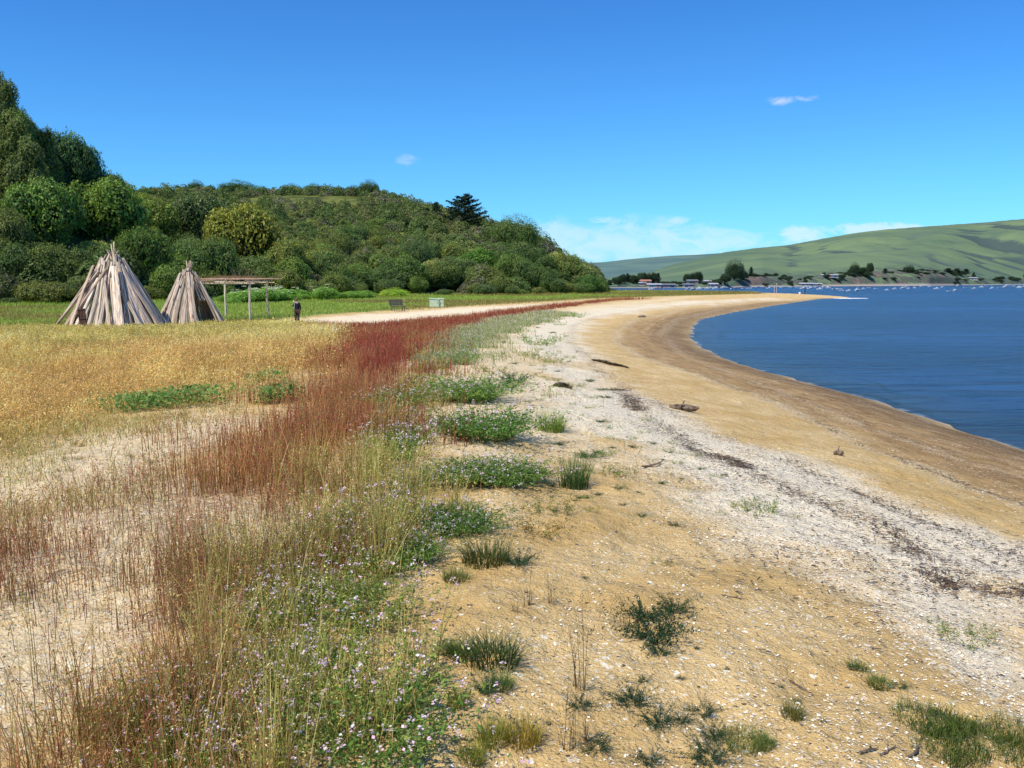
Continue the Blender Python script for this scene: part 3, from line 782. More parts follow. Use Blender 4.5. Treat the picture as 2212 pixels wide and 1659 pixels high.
def build_trees():
    P = []          # placed footprints, for spacing
    def put(kind, u, v, wpx, H=1.0, tint=(1, 1, 1), label='', lift=0, group=None, Y=None, **kw):
        """u, v: foot of the crown in the picture; wpx: crown width there"""
        if Y is None: x, y, z = unproj_hill(u, v)
        else:
            y = Y; x = (u - CX) / F * y; z = float(land_z(np.array([x]), np.array([y]))[0])
        R = wpx / 2 / F * y * 1.02
        P.append((x, y, R))
        return tree(kind, x, y, z - .2 * R * .3, R, H, tint, label, group, **kw)
    OLD = 'trees and scrub covering the hillside'
    # trees one can name
    put('round', 545, 606, 180, 1.45, (1.5, 1.2, .7), 'yellow-green round tree standing out behind the shelter frame', name='oak_tree')
    put('round', 425, 545, 130, 1.5, (.72, .8, .95), 'dark grey-green round tree just left of the yellow-green tree')
    put('round', 100, 550, 180, 1.35, (.85, 1.08, .75), 'bright green tree high above the left edge of the meadow')
    put('round', 235, 540, 200, 1.2, (1.05, 1.25, .75), 'olive green spreading tree above the taller bark hut')
    put('round', 340, 540, 130, 1.3, (1.2, 1.2, .75), 'olive tree on the slope between the two bark huts')
    put('tall', 2, 400, 130, 1.12, (.9, .88, 1.0), 'tallest grey-green tree, at the left edge of the skyline', Y=166)
    put('tall', 68, 400, 110, .98, (1.0, 1.0, .85), 'brownish tall tree on the skyline beside the tallest one', Y=168)
    put('tall', -60, 400, 160, 1.15, (.9, .9, .9), 'dark tall tree partly cut off by the left frame edge', Y=166)
    put('round', 162, 405, 105, 1.85, (.6, .85, 1.0), 'dark blue-green tree on the skyline left of the ridge step', Y=176)
    put('round', 205, 405, 90, 2.1, (.6, .85, .95), 'dark pointed tree in the middle of the skyline clump on the left', Y=178)
    put('round', 252, 410, 80, 1.9, (.75, .95, .9), 'rightmost dark tree of the skyline clump on the left', Y=180)
    put('round', 118, 400, 80, 1.5, (1.2, 1.1, .8), 'light olive bush below the skyline trees on the left', Y=172)
    put('fir', 1005, 487, 112, .74, (1, 1, 1), 'dark spreading fir silhouetted on the ridge', Y=262, cat='fir tree')
    put('fir', 945, 478, 30, 1.15, (1, 1.05, 1), 'small narrow fir on the ridge left of the big fir', Y=285, cat='fir tree')
    put('fir', 926, 470, 18, .8, (1, 1.0, 1), 'tiny fir farthest left on the ridge near the big fir', Y=290, cat='fir tree')
    put('dome', 1112, 508, 96, 1.25, (.62, .78, .62), 'rounded dark tree on the ridge end right of the fir', Y=245)
    put('dome', 1118, 600, 120, 1.15, (.52, .68, .5), 'large glossy dark domed tree at the right end of the wood', Y=205)
    put('round', 1035, 588, 95, 1.0, (.75, 1.15, .6), 'green rounded tree left of the large dark domed tree', Y=207)
    put('tall', 1180, 628, 74, .95, (.75, .9, .8), 'bristly upright tree sloping down at the right end of the wood', Y=198)
    put('tall', 1216, 630, 56, .75, (.75, .85, .75), 'lower upright tree beside the bristly one at the wood end', Y=196)
    put('round', 1270, 632, 66, 1.0, (.55, .85, .6), 'lone dark round tree past the right end of the wood', Y=193)
    put('round', 1262, 632, 50, .8, (.55, .8, .6), 'low dark bush hugging the left side of the lone round tree', Y=188)
    put('round', 870, 628, 110, 1.0, (.6, .78, .62), 'dark rounded tree behind the bench at the meadow edge', Y=178)
    put('round', 955, 620, 100, .9, (.85, .85, .65), 'brownish green tree behind the pale green boxes', Y=182)
    put('round', 790, 625, 80, .9, (.7, .9, .8), 'mid green tree behind the meadow left of the bench', Y=172)
    put('dome', 803, 425, 50, 1.15, (.5, .62, .55), 'dark dome-shaped tree at the top right of the ridge', Y=322)
    put('dome', 770, 424, 40, .9, (.6, .72, .6), 'low dark tree beside the dome-shaped one on the ridge', Y=324)
    put('dome', 690, 418, 48, .8, (.6, .75, .55), 'low flat tree near the middle of the ridge', Y=325)
    put('dome', 640, 418, 44, .85, (.65, .8, .6), 'small flat tree on the ridge above the grassy opening', Y=326)
    put('dome', 572, 416, 44, .8, (.6, .8, .55), 'small dark tree right of the widest ridge tree', Y=325)
    put('dome', 525, 418, 70, .8, (.5, .72, .55), 'widest dark tree on the ridge left of the grassy opening', Y=325)
    put('dome', 437, 414, 30, 1.6, (.5, .7, .5), 'isolated small round tree standing on the ridge line', Y=322)
    put('dome', 372, 412, 52, .95, (.5, .68, .55), 'flat-topped tree on the ridge right of the skyline clump', Y=316)
    put('dome', 318, 405, 42, 1.0, (.55, .7, .6), 'low tree on the ridge nearest the skyline clump', Y=305)
    NAMED = list(P)
    # tall trees stepping down the skyline at the left edge
    r = random.Random(41)
    SV = ([-60, 0, 30, 60, 85, 110, 130, 150], [120, 140, 165, 218, 250, 285, 312, 312])
    for i, (u, Y, lab) in enumerate([(-48, 150, 'leafy'), (-12, 158, 'ragged'), (14, 166, 'grey'), (30, 152, 'bushy'), (52, 163, 'brownish'), (70, 150, 'loose'), (92, 168, 'light'), (112, 158, 'small'), (8, 140, 'broad'), (45, 139, 'olive'), (84, 138, 'rounded'), (125, 148, 'narrow')]):
        top = CAMZ + (607.4 - np.interp(u, *SV) - (0 if Y > 148 else 55) - r.uniform(-4, 12)) / F * Y
        x = (u - CX) / F * Y; z = float(land_z(np.array([x]), np.array([Y]))[0])
        Rr = r.uniform(3.6, 4.8); hgt = max(4.0, top - z)
        P.append((x, Y, Rr))
        kd = 'tall' if hgt > 2.0 * Rr else 'round'
        tree(kd, x, Y, z - .3, Rr, hgt / (Rr * (2.1 if kd == 'tall' else 1.3)), r.choice([(.85, .85, .85), (1, .95, .85), (.8, .95, .8), (1.05, 1, .8)]),
             lab + ' tree in the tall mass stepping down from the left frame edge, ' + ('on its skyline' if Y > 148 else 'below its skyline'))
    # wood edge, hand-spaced row along the meadow
    r = random.Random(3)
    u = -260
    while u < 1290:
        B = float(np.interp(u, HU, HB))
        for dep, hh in ((0, .62), (7, .95)):
            w = r.uniform(5.5, 9.5) if u < 700 else r.uniform(4.5, 8)
            if dep == 0: w *= r.uniform(.35, 1.0)
            if dep == 0 and r.random() < .25: continue
            y = B + dep + r.uniform(-4, 4) - (2 if dep == 0 else 0); x = (u + r.uniform(-10, 10) - CX) / F * y
            P.append((x, y, w / 2))
            left = u < 330
            tint = r.choice(GREENS); k = .78 if left else .95
            lab = ('leafy shrub at the foot of the wood bordering the meadow' if dep == 0 else 'green tree in the front row of the wood behind the meadow')
            tree('brush' if (dep == 0 and r.random() < .5) else 'round', x, y, float(land_z(np.array([x]), np.array([y]))[0]) - .3, w / 2, hh * 1.45 + r.uniform(-.25, .55),
                 tuple(c * k for c in tint), lab, 'front row shrubs of the wood' if dep == 0 else 'front row trees of the wood',
                 name='shrub' if dep == 0 else 'oak_tree', cat='shrub' if dep == 0 else 'tree', trunk=dep != 0)
        u += r.uniform(30, 44) if u < 400 else r.uniform(24, 34)
    # slope
    n = 0; tries = 0
    scrub = []
    while tries < 30000 and n < 700:
        tries += 1
        u = r.uniform(-240, 1280); B, R_, H_ = (float(q) for q in hill_par(u))
        f = r.random() ** .8
        y = B + 8 + f * (R_ - B - 6)
        if y > R_: continue
        x = (u - CX) / F * y
        rad = r.uniform(2.2, 4.8) * (1.05 - .45 * f * (y > 220)) + (0.6 if u < 300 else 0)
        if y > 250: rad *= .75
        if any((x - a) ** 2 + (y - b_) ** 2 < (.80 * (rad + c_)) ** 2 for a, b_, c_ in P): continue
        if any(b_ < 240 and abs(x / y - a / b_) < (c_ * .8 + rad * .5) / b_ and b_ - 14 < y < b_ for a, b_, c_ in NAMED): continue
        zz = float(land_z(np.array([x]), np.array([y]))[0])
        # open grass near the ridge
        if 470 < u < 790 and 27 < zz < 34.5 and fbm(np.array([x * .03]), np.array([y * .03]), 91, 2)[0] > .40: continue
        P.append((x, y, rad)); n += 1
        scrub.append((u, x, y, zz, rad))
    scrub.sort(key=lambda s: s[2])
    for i, (u, x, y, zz, rad) in enumerate(scrub[:215]):
        tint = r.choice(GREENS)
        hi = r.uniform(.95, 1.5)
        kind = r.choice(['round', 'round', 'brush', 'dome'] if u > 330 else ['round', 'round', 'round', 'brush'])
        if kind == 'brush' and r.random() < .4: tint = (1.9, 1.7, 1.6)
        if u < 330: tint = (tint[0] * 1.05, tint[1] * 1.1, tint[2] * .85)
        if kind == 'brush':
            tree(kind, x, y, zz - .3, rad, hi, tint, 'pale brushy shrub growing among the trees on the hillside' if tint[0] > 1.5 else 'green brushy shrub growing among the trees on the hillside',
                 'pale shrubs on the hillside' if tint[0] > 1.5 else 'green shrubs on the hillside', name='shrub', cat='shrub', trunk=False)
        else:
            tree(kind, x, y, zz - .3, rad, hi, tint, 'round-crowned green tree in the wood covering the hillside', OLD)
    # the rest of the far slope reads as one mass of scrub
    rest = scrub[215:]
    for q in range(2600):
        u = r.uniform(-240, 1290); B, R_, H_ = (float(k) for k in hill_par(u))
        y = B + 4 + r.random() * (R_ - B + 8); x = (u - CX) / F * y
        zz = float(land_z(np.array([x]), np.array([y]))[0])
        if 470 < u < 790 and 28.5 < zz < 34 and (fbm(np.array([x * .03]), np.array([y * .03]), 91, 2)[0] > .42): continue
        rest.append((u, x, y, zz, r.uniform(.9, 2.1)))
    for q in range(520):
        u = r.uniform(-1000, -230); B, R_, H_ = (float(k) for k in hill_par(u))
        y = B - 2 + r.random() * (R_ - B + 10); x = (u - CX) / F * y
        rest.append((u, x, y, float(land_z(np.array([x]), np.array([y]))[0]), r.uniform(2.4, 4.6)))
    for q in range(1500):
        u = r.uniform(-240, 1290); B, R_, H_ = (float(k) for k in hill_par(u))
        y = B + 1 + r.random() ** 1.3 * (min(R_, B + 90) - B); x = (u - CX) / F * y
        zz = float(land_z(np.array([x]), np.array([y]))[0])
        rest.append((u, x, y, zz, r.uniform(1.4, 3.4)))
    def clear(x, y, rad):
        for a, b_, c_ in NAMED:
            if b_ > 240: continue
            if abs(x / y - a / b_) < (c_ * .9 + rad * .5) / b_ and b_ - 16 < y < b_ + c_: return False
        return True
    rest = [q_ for q_ in rest if clear(q_[1], q_[2], q_[4])]
    Vs = []; Qs = []; Cs = []; off = 0
    g = np.random.default_rng(12)
    for (u, x, y, zz, rad) in rest:
        n = int(190 * min(rad, 3.4) ** 1.5) if y < 260 else int(110 * min(rad, 3) ** 1.2)
        d = rand_dirs(n, g); d[:, 2] = np.abs(d[:, 2])
        nb = fbm(d[:, 0] * 2.1 + x, d[:, 1] * 2.1 + y + d[:, 2] * 2, 4, 3)
        Pp = np.array([x, y, zz]) + d * np.array([rad, rad, rad * (1.0 + .9 * g.random() * (rad > 1.4))]) * (.6 + .6 * nb + .1 * g.random(n))[:, None]
        v, q_ = leaf_quads(Pp, d, (.12 + .0005 * y) * (.6 + .8 * g.random(n)), .55, .9, g)
        t = g.random()
        base = np.array([.135, .195, .055]) if t < .55 else (np.array([.21, .24, .075]) if t < .8 else np.array([.16, .165, .09]) if t < .93 else np.array([.24, .225, .15]))
        col = base * (.8 + .4 * g.random()) * (.5 + .95 * nb)[:, None] * (.75 + .5 * g.random((n, 1)))
        Vs.append(v); Qs.append(q_ + off); off += len(v); Cs.append(np.repeat(col, 4, 0))
    o = mesh_np('hillside_scrub', np.vstack(Vs), np.vstack(Qs), M['leaf'], col=np.vstack(Cs))
    tag(o, 'mass of low green and grey scrub covering the upper hillside', 'scrub', kind='stuff')
    # bright low bush in the meadow
    x, y, z = up1(850, 641)
    b = tree('dome', x, y, z - .3, 2.5, .62, (2.1, 2.4, .9), 'low bright green mound-shaped bush on the meadow behind the bench', name='bush', cat='bush', trunk=False)
    # leafy plants with white umbels behind the shelter
    fm = MBflower()
    for i in range(26):
        u = r.uniform(505, 735) if i > 3 else r.uniform(528, 600); v = r.uniform(634, 642)
        Y = 108 + r.uniform(-4, 6) + (u - 500) * .1; x = (u - CX) / F * Y
        t = empty('cow_parsnip', (x, Y, .55), r.uniform(0, 6), r.uniform(1.5, 2.1))
        h = ob('foliage', random.choice(CR['brush']), t); h.color = (1.3, 1.9, 1.0, 1); h.scale = (.85, .85, .95)
        [ob('flower_head', q_, t) for q_ in fm[i % 3]]
        tag(t, 'leafy green plant with flat white flower heads behind the shelter frame', 'plant', 'white-flowering plants at the wood edge')
    for i in range(34):
        u = r.uniform(480, 800); Y = 104 + r.uniform(-2, 8) + (u - 480) * .11; x = (u - CX) / F * Y
        s = r.uniform(1.0, 1.9)
        o = tree('brush', x, Y, .4, s, .8, (1.2, 1.75, .85), 'low bright green shrub between the meadow and the wood', 'low shrubs before the wood', name='shrub', cat='shrub', trunk=False)

def MBflower():
    out = []
    for s in range(3):
        r = np.random.default_rng(50 + s); heads_ = []
        for k in range(5):
            c = np.array([r.uniform(-.75, .75), r.uniform(-.75, .3), r.uniform(.75, 1.12)])
            n = 26; a = r.uniform(0, 6.28, n); q = np.sqrt(r.random(n)) * .15
            P = c + np.stack([np.cos(a) * q, np.sin(a) * q, .03 - q * q * 1.2], 1); n = len(P)
            V, Q = leaf_quads(P, np.tile([0, 0, 1.], (n, 1)), .04, .9, .35, r)
            heads_.append(mesh_np('flower_head', V, Q, M['petal'], col=np.tile([.85, .88, .72], (4 * n, 1)), link=False))
        out.append(heads_)
    return out

# ---------------------------------------------------------------- grass
def blades(x, y, z, h, w, lean, c0, c1, r, nseg=3, az=None, curl=1.0):
    """tapered bent strips; c0 root colour, c1 tip colour, one per blade"""
    n = len(x)
    a = r.uniform(0, 2 * np.pi, n) if az is None else az
    wa = a + np.pi / 2 + r.normal(size=n) * .5
    dx, dy = np.cos(a), np.sin(a)
    sx, sy = np.cos(wa), np.sin(wa)
    V = np.empty((n, (nseg + 1) * 2, 3), np.float32); C = np.empty((n, (nseg + 1) * 2, 3), np.float32)
    for k in range(nseg + 1):
        t = k / nseg
        off = lean * h * (t ** (1 + curl))
        px = x + dx * off; py = y + dy * off; pz = z + h * t * (1 - .18 * lean * t)
        ww = w * (1 - .85 * t) * .5
        V[:, 2 * k, 0] = px - sx * ww; V[:, 2 * k, 1] = py - sy * ww; V[:, 2 * k, 2] = pz
        V[:, 2 * k + 1, 0] = px + sx * ww; V[:, 2 * k + 1, 1] = py + sy * ww; V[:, 2 * k + 1, 2] = pz
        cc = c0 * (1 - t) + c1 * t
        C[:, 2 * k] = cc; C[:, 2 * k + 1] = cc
    base = (np.arange(n) * (nseg + 1) * 2)[:, None]
    q = np.array([[2 * k, 2 * k + 1, 2 * k + 3, 2 * k + 2] for k in range(nseg)])
    Q = (base[:, None, :] + q[None]).reshape(-1, 4)
    tipx = x + dx * lean * h; tipy = y + dy * lean * h; tipz = z + h * (1 - .18 * lean)
    return V.reshape(-1, 3), Q, C.reshape(-1, 3), (dx, dy, lean, h)

def heads(x, y, z, h, info, k, size, col, r, t0=.55, spread=.03):
    """k little seed quads along the top of each stem"""
    dx, dy, lean, hh = info
    n = len(x); N = n * k
    t = r.uniform(t0, 1.0, (n, k))
    off = (lean * hh)[:, None] * t ** 2
    P = np.stack([x[:, None] + dx[:, None] * off, y[:, None] + dy[:, None] * off, z[:, None] + hh[:, None] * t * (1 - .18 * lean[:, None] * t)], -1).reshape(-1, 3)
    P += r.normal(size=(N, 3)) * (np.repeat(np.broadcast_to(spread, (n,)), k))[:, None] * np.array([1, 1, .6])
    V, Q = leaf_quads(P, rand_dirs(N, r), np.repeat(size * np.ones(n), k) * (.7 + .6 * r.random(N)), .45, .9, r)
    c = np.repeat(col, k, 0) * (.75 + .5 * r.random((N, 1)))
    return V, Q, np.repeat(c, 4, 0)

def pal(cols, n, r, var=.25):
    c = np.array(cols)[r.integers(0, len(cols), n)]
    return c * (1 + var * (r.random((n, 1)) * 2 - 1))

def scatter(n, y0, y1, s0, s1, k, r):
    """n points, thinning with distance as Y**-k"""
    q = r.random(n); e = 2 - k
    Y = (y0 ** e + q * (y1 ** e - y0 ** e)) ** (1 / e) if abs(e) > 1e-6 else y0 * (y1 / y0) ** q
    s = r.uniform(s0, s1, n)
    return s * Y, Y

def joinm(name, parts, mat, label, cat):
    Vs = []; Qs = []; Cs = []; off = 0
    for V, Q, C in parts:
        Vs.append(V); Qs.append(Q + off); Cs.append(C); off += len(V)
    o = mesh_np(name, np.vstack(Vs), np.vstack(Qs), mat, col=np.vstack(Cs))
    tag(o, label, cat, kind='stuff')
    return o

def build_grass():
    r = np.random.default_rng(99)
    # --- golden oat grass
    x, y = scatter(390000, 8, 60, -1.05, .05, 1.5, r)
    sd = sdpoly(x, y, Z_OAT); w = fbm(x * .35, y * .35, 7, 4)
    d = sstep(-1.2, 2.0, sd + (w - .5) * 4) * (.30 + .7 * sstep(.34, .55, fbm(x * .8, y * .8, 13, 3))) * (.45 + .55 * sstep(0, 8, sd + y * .08))
    d *= 1 - .8 * sstep(-.5, .5, sdpoly(x, y, Z_RED))
    k = r.random(len(x)) < d * .8
    x, y = x[k], y[k]; n = len(x); z = ground_z(x, y)
    tallf = .45 + .55 * sstep(13, 24, y + 4 * (fbm(x * .2, y * .2, 3, 2) - .5))
    h = (.34 + .38 * r.random(n)) * tallf; h *= 1 - .45 * sstep(40, 50, y)
    wd = .0042 + .00042 * y
    zone = fbm(x * .12, y * .16, 41, 3)
    gold = pal([(.80, .57, .18), (.88, .68, .27), (.70, .46, .13), (.90, .75, .38), (.60, .42, .12), (.50, .45, .12)], n, r)
    rust = pal([(.60, .33, .12), (.70, .42, .16), (.50, .30, .10)], n, r)
    grn = pal([(.36, .36, .09), (.50, .42, .13), (.42, .33, .10)], n, r)
    m1 = sstep(.48, .60, zone)[:, None] * .8
    gz = sstep(.50, .62, fbm(x * .22 + 7, y * .3, 93, 4))[:, None] * .7
    gold = gold * (1 - gz) + grn * gz
    far = sstep(30, 46, y + (fbm(x * .2, y * .2, 6, 3) - .5) * 16)[:, None] * .75
    c = gold * (1 - m1) + rust * m1; c = c * (1 - far) + grn * far
    c = c * (.72 + .75 * fbm(x * .9, y * .45, 47, 4))[:, None] * (.8 + .4 * sstep(.4, .6, fbm(x * 3, y * 1.5, 49, 2)))[:, None]
    h = h * (.6 + .8 * fbm(x * 1.2, y * .8, 48, 3))
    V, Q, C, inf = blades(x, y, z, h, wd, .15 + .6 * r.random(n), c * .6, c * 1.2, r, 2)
    parts = [(V, Q, C)]
    kk = r.random(n) < .8
    inf2 = tuple(a[kk] for a in inf)
    hv = heads(x[kk], y[kk], z[kk], h[kk], inf2, 3, .008 + .00062 * y[kk], np.minimum(c[kk] * np.array([1.3, 1.3, 1.4]), .85), r, .5, .03 + .0006 * y[kk])
    parts.append(hv)
    joinm('golden_grass', parts, M['blade'], 'dry golden wild oat grass covering the field before the bark huts', 'grass')

    # --- dense red band
    x, y = scatter(330000, 6, 150, -.45, .22, 1.35, r)
    sd = sdpoly(x, y, Z_RED); w = fbm(x * .6, y * .6, 17, 3)
    d = sstep(-1.0, 1.1, sd + (w - .5) * 3.0)
    k = r.random(len(x)) < d
    x, y = x[k], y[k]; n = len(x); z = ground_z(x, y)
    h = (.20 + .24 * r.random(n)) * (.75 + .5 * fbm(x * .7, y * .7, 71, 2))
    wd = .0035 + .00048 * y
    cr = pal([(.36, .085, .048), (.25, .06, .038), (.40, .12, .06), (.42, .17, .08), (.31, .065, .045), (.33, .07, .045)], n, r)
    tan = pal([(.66, .42, .16), (.52, .34, .11), (.46, .38, .10)], n, r)
    t_ = (sstep(.45, .62, fbm(x * .5, y * .3, 52, 3))[:, None] * .55) * (r.random((n, 1)) < .8)
    c = cr * (1 - t_) + tan * t_
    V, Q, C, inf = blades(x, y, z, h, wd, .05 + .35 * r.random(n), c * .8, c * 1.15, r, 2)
    parts = [(V, Q, C)]
    kk = (y < 60) & (r.random(n) < .7); inf2 = tuple(a[kk] for a in inf)
    parts.append(heads(x[kk], y[kk], z[kk], h[kk], inf2, 3, .005 + .00055 * y[kk], cr[kk] * 1.25, r, .35, .012))
    # --- sparse reddish stems over the sand on the left
    x, y = scatter(115000, 2.6, 14, -1.0, .05, 1.2, r)
    sd = sdpoly(x, y, Z_REDSPARSE)
    d = sstep(-.9, .8, sd + (fbm(x * .9, y * .9, 23, 3) - .5) * 2.5) * (.22 + .78 * sstep(.42, .62, fbm(x * 1.4, y * 1.4, 27, 3)))
    k = r.random(len(x)) < d * .85
    x, y = x[k], y[k]; n = len(x); z = ground_z(x, y)
    h = (.12 + .24 * r.random(n) ** 1.5)
    c = pal([(.30, .09, .055), (.36, .13, .07), (.20, .075, .05), (.42, .23, .10), (.28, .22, .08)], n, r)
    V, Q, C, inf = blades(x, y, z, h, .0026 + .0003 * y, .1 + .5 * r.random(n), c * .8, c * 1.1, r, 3)
    parts.append((V, Q, C))
    parts.append(heads(x, y, z, h, inf, 5, .0045 + .0003 * y, c * 1.1, r, .3, .016))
    joinm('red_grass', parts, M['blade'], 'rust-red sorrel and grass stems running in a band along the back of the beach', 'grass')

    # --- thin straw plants over the white sand
    x, y = scatter(190000, 3, 30, -1.05, .30, 1.4, r)
    sd = np.maximum(sdpoly(x, y, Z_WHITE), sdpoly(x, y, Z_OAT))
    d = sstep(-.5, 1.2, sd + (fbm(x * .5, y * .5, 3, 3) - .5) * 3) * (.10 + .65 * sstep(.46, .62, fbm(x * 1.1, y * 1.1, 5, 3))) * (1 - .9 * sstep(-.2, .2, x / y + .18))
    k = r.random(len(x)) < d * .6
    x, y = x[k], y[k]; n = len(x); z = ground_z(x, y)
    h = .06 + .17 * r.random(n)
    c = pal([(.52, .36, .13), (.34, .31, .09), (.42, .23, .09), (.62, .48, .21), (.26, .31, .09)], n, r)
    V, Q, C, inf = blades(x, y, z, h, .003 + .0005 * y, .3 + .9 * r.random(n), c * .8, c * 1.1, r, 2)
    parts = [(V, Q, C), heads(x, y, z, h, inf, 4, .006 + .0005 * y, c * 1.15, r, .2, .03)]
    joinm('straw_plants', parts, M['blade'], 'low dry straw-coloured plants scattered over the pale sand at left', 'dry plants')

    # --- olive stalks in the lower left and middle
    cx_, cy_ = scatter(6200, 2.2, 32, -.88, .02, 1.0, r)
    sd = sdpoly(cx_, cy_, Z_STALK)
    d = sstep(-.5, .7, sd + (fbm(cx_ * .9, cy_ * .9, 33, 3) - .5) * 1.8) * (.35 + .65 * sstep(.36, .55, fbm(cx_ * 1.6, cy_ * 1.6, 83, 2)))
    k = r.random(len(cx_)) < d
    cx_, cy_ = cx_[k], cy_[k]; m = len(cx_)
    per = r.integers(14, 46, m)
    idx = np.repeat(np.arange(m), per); n = len(idx)
    x = cx_[idx] + r.normal(size=n) * .055; y = cy_[idx] + r.normal(size=n) * .055; z = ground_z(x, y)
    hs = ((.18 + .36 * r.random(m)) * (1 - .35 * sstep(6, 12, cy_)))[idx]; h = hs * (.55 + .55 * r.random(n))
    tone = r.random(m)[idx][:, None]
    lft = np.clip(sstep(-.27, -.46, x / y)[:, None] + .25 * (r.random((n, 1)) - .5), 0, 1)
    olive = pal([(.42, .38, .10), (.58, .47, .15), (.32, .34, .075), (.70, .56, .23), (.40, .26, .09)], n, r)
    brn = pal([(.42, .17, .08), (.32, .12, .065), (.44, .24, .10), (.50, .36, .14), (.34, .30, .09)], n, r)
    c = np.where((tone * .6 + lft * .75) > .62, brn, olive)
    az = np.arctan2(y - cy_[idx], x - cx_[idx]) + r.normal(size=n) * .7
    V, Q, C, inf = blades(x, y, z, h, .0032 + .00038 * y, .10 + .55 * r.random(n) ** 1.6, c * .75, c * 1.15, r, 4, az=az, curl=.6)
    parts = [(V, Q, C)]
    kk = r.random(n) < .55; inf2 = tuple(a[kk] for a in inf)
    parts.append(heads(x[kk], y[kk], z[kk], h[kk], inf2, 7, .0042 + .0003 * y[kk], np.minimum(c[kk] * np.array([1.35, 1.3, 1.3]), .8), r, .55, .005 + .0004 * y[kk]))
    joinm('stalk_grass', parts, M['blade'], 'tall thin olive and brown grass stalks in the lower left foreground', 'grass')

    # --- green meadow
    x, y = scatter(340000, 44, 240, -1.1, .34, 1.2, r)
    sd = sdpoly(x, y, Z_MEADOW); w = fbm(x * .06, y * .06, 57, 3)
    hz = hill_z(x, y)
    d = sstep(-2, 2, sd + (w - .5) * 6) * (hz < 1.5) * (1 - sstep(-.3, .3, sdpoly(x, y, Z_CLEAR)))
    k = r.random(len(x)) < d
    x, y, sd, w = x[k], y[k], sd[k], w[k]; n = len(x); z = ground_z(x, y)
    u_ = CX + F * x / y
    back = sstep(-22, -4, y - np.interp(u_, HU, HB))
    h = .16 + .16 * r.random(n) + .35 * back * r.random(n)
    g = pal([(.26, .40, .055), (.34, .48, .07), (.40, .46, .09), (.26, .35, .055)], n, r)
    br = pal([(.30, .20, .07), (.34, .17, .07), (.25, .22, .07)], n, r)
    rb = sstep(.45, .62, w + .16 * sstep(-.10, .1, x / y) * (1 - sstep(0, 25, sd)) + .10 * (1 - sstep(0, 10, sd)))[:, None]
    rb = np.maximum(rb * .8, (sstep(.06, .2, x / y) * .75)[:, None] * (r.random((n, 1)) < .8))
    c = g * (1 - rb) + br * rb
    V, Q, C, inf = blades(x, y, z, h, .012 + .00045 * y, .2 + .6 * r.random(n), c * .8, c * 1.15, r, 2)
    joinm('meadow_grass', [(V, Q, C)], M['blade'], 'short green meadow grass turning brown toward the beach', 'grass')

    # --- sea rocket ground cover far along the beach edge
    x, y = scatter(90000, 16, 110, -.12, .12, 1.0, r)
    sd = sdpoly(x, y, Z_ROCKET)
    d = sstep(-.6, .6, sd + (fbm(x * .6, y * .6, 37, 3) - .5) * 3)
    k = r.random(len(x)) < d * .75
    x, y = x[k], y[k]; n = len(x); z = ground_z(x, y)
    h = .10 + .20 * r.random(n)
    c = pal([(.24, .31, .10), (.32, .37, .15), (.38, .38, .17), (.20, .29, .09)], n, r)
    V, Q, C, inf = blades(x, y, z, h, .005 + .0005 * y, .3 + .8 * r.random(n), c * .8, c * 1.1, r, 2)
    kk = r.random(n) < .40; inf2 = tuple(a[kk] for a in inf)
    fl = pal([(.62, .48, .58), (.72, .60, .66), (.74, .68, .66)], int(kk.sum()), r, .12)
    joinm('beach_cover', [(V, Q, C), heads(x[kk], y[kk], z[kk], h[kk], inf2, 1, .007 + .00045 * y[kk], fl, r, .8, .01)], M['blade'],
          'low greyish green cover with faint lilac bloom along the beach edge', 'ground cover')

    # --- green patches in the gold
    parts = []
    for (u, v, a, b_, n) in [(365, 876, 95, 12, 1900), (580, 832, 35, 6, 260), (530, 748, 40, 6, 900), (600, 868, 40, 8, 500), (500, 785, 30, 6, 400)]:
        th = r.uniform(0, 6.283, n); q = np.sqrt(r.random(n))
        pu = u + a * q * np.cos(th); pv = v + b_ * q * np.sin(th)
        c4 = unproj([(u - a, v), (u + a, v), (u, v - b_), (u, v + b_)])
        ctr = np.mean(c4, 0); ax = (c4[1][0] - c4[0][0]) / 2; ay = (c4[2][1] - c4[3][1]) / 2
        x = ctr[0] + ax * q * np.cos(th) * (1 + .3 * r.normal(size=n)); y = ctr[1] + ay * q * np.sin(th)
        z = ground_z(x, y) + .02
        P = np.stack([x, y, z + r.uniform(0.02, .22, n)], 1)
        V, Q = leaf_quads(P, np.tile([0, -.2, 1.], (n, 1)), .028 * (.6 + .8 * r.random(n)), .7, 1.0, r)
        C = np.repeat(pal([(.10, .23, .045), (.15, .28, .06), (.22, .31, .08)], n, r), 4, 0)
        parts.append((V, Q, C))
    joinm('green_weeds', parts, M['blade'], 'dark green leafy weeds growing in patches through the golden grass', 'weeds')

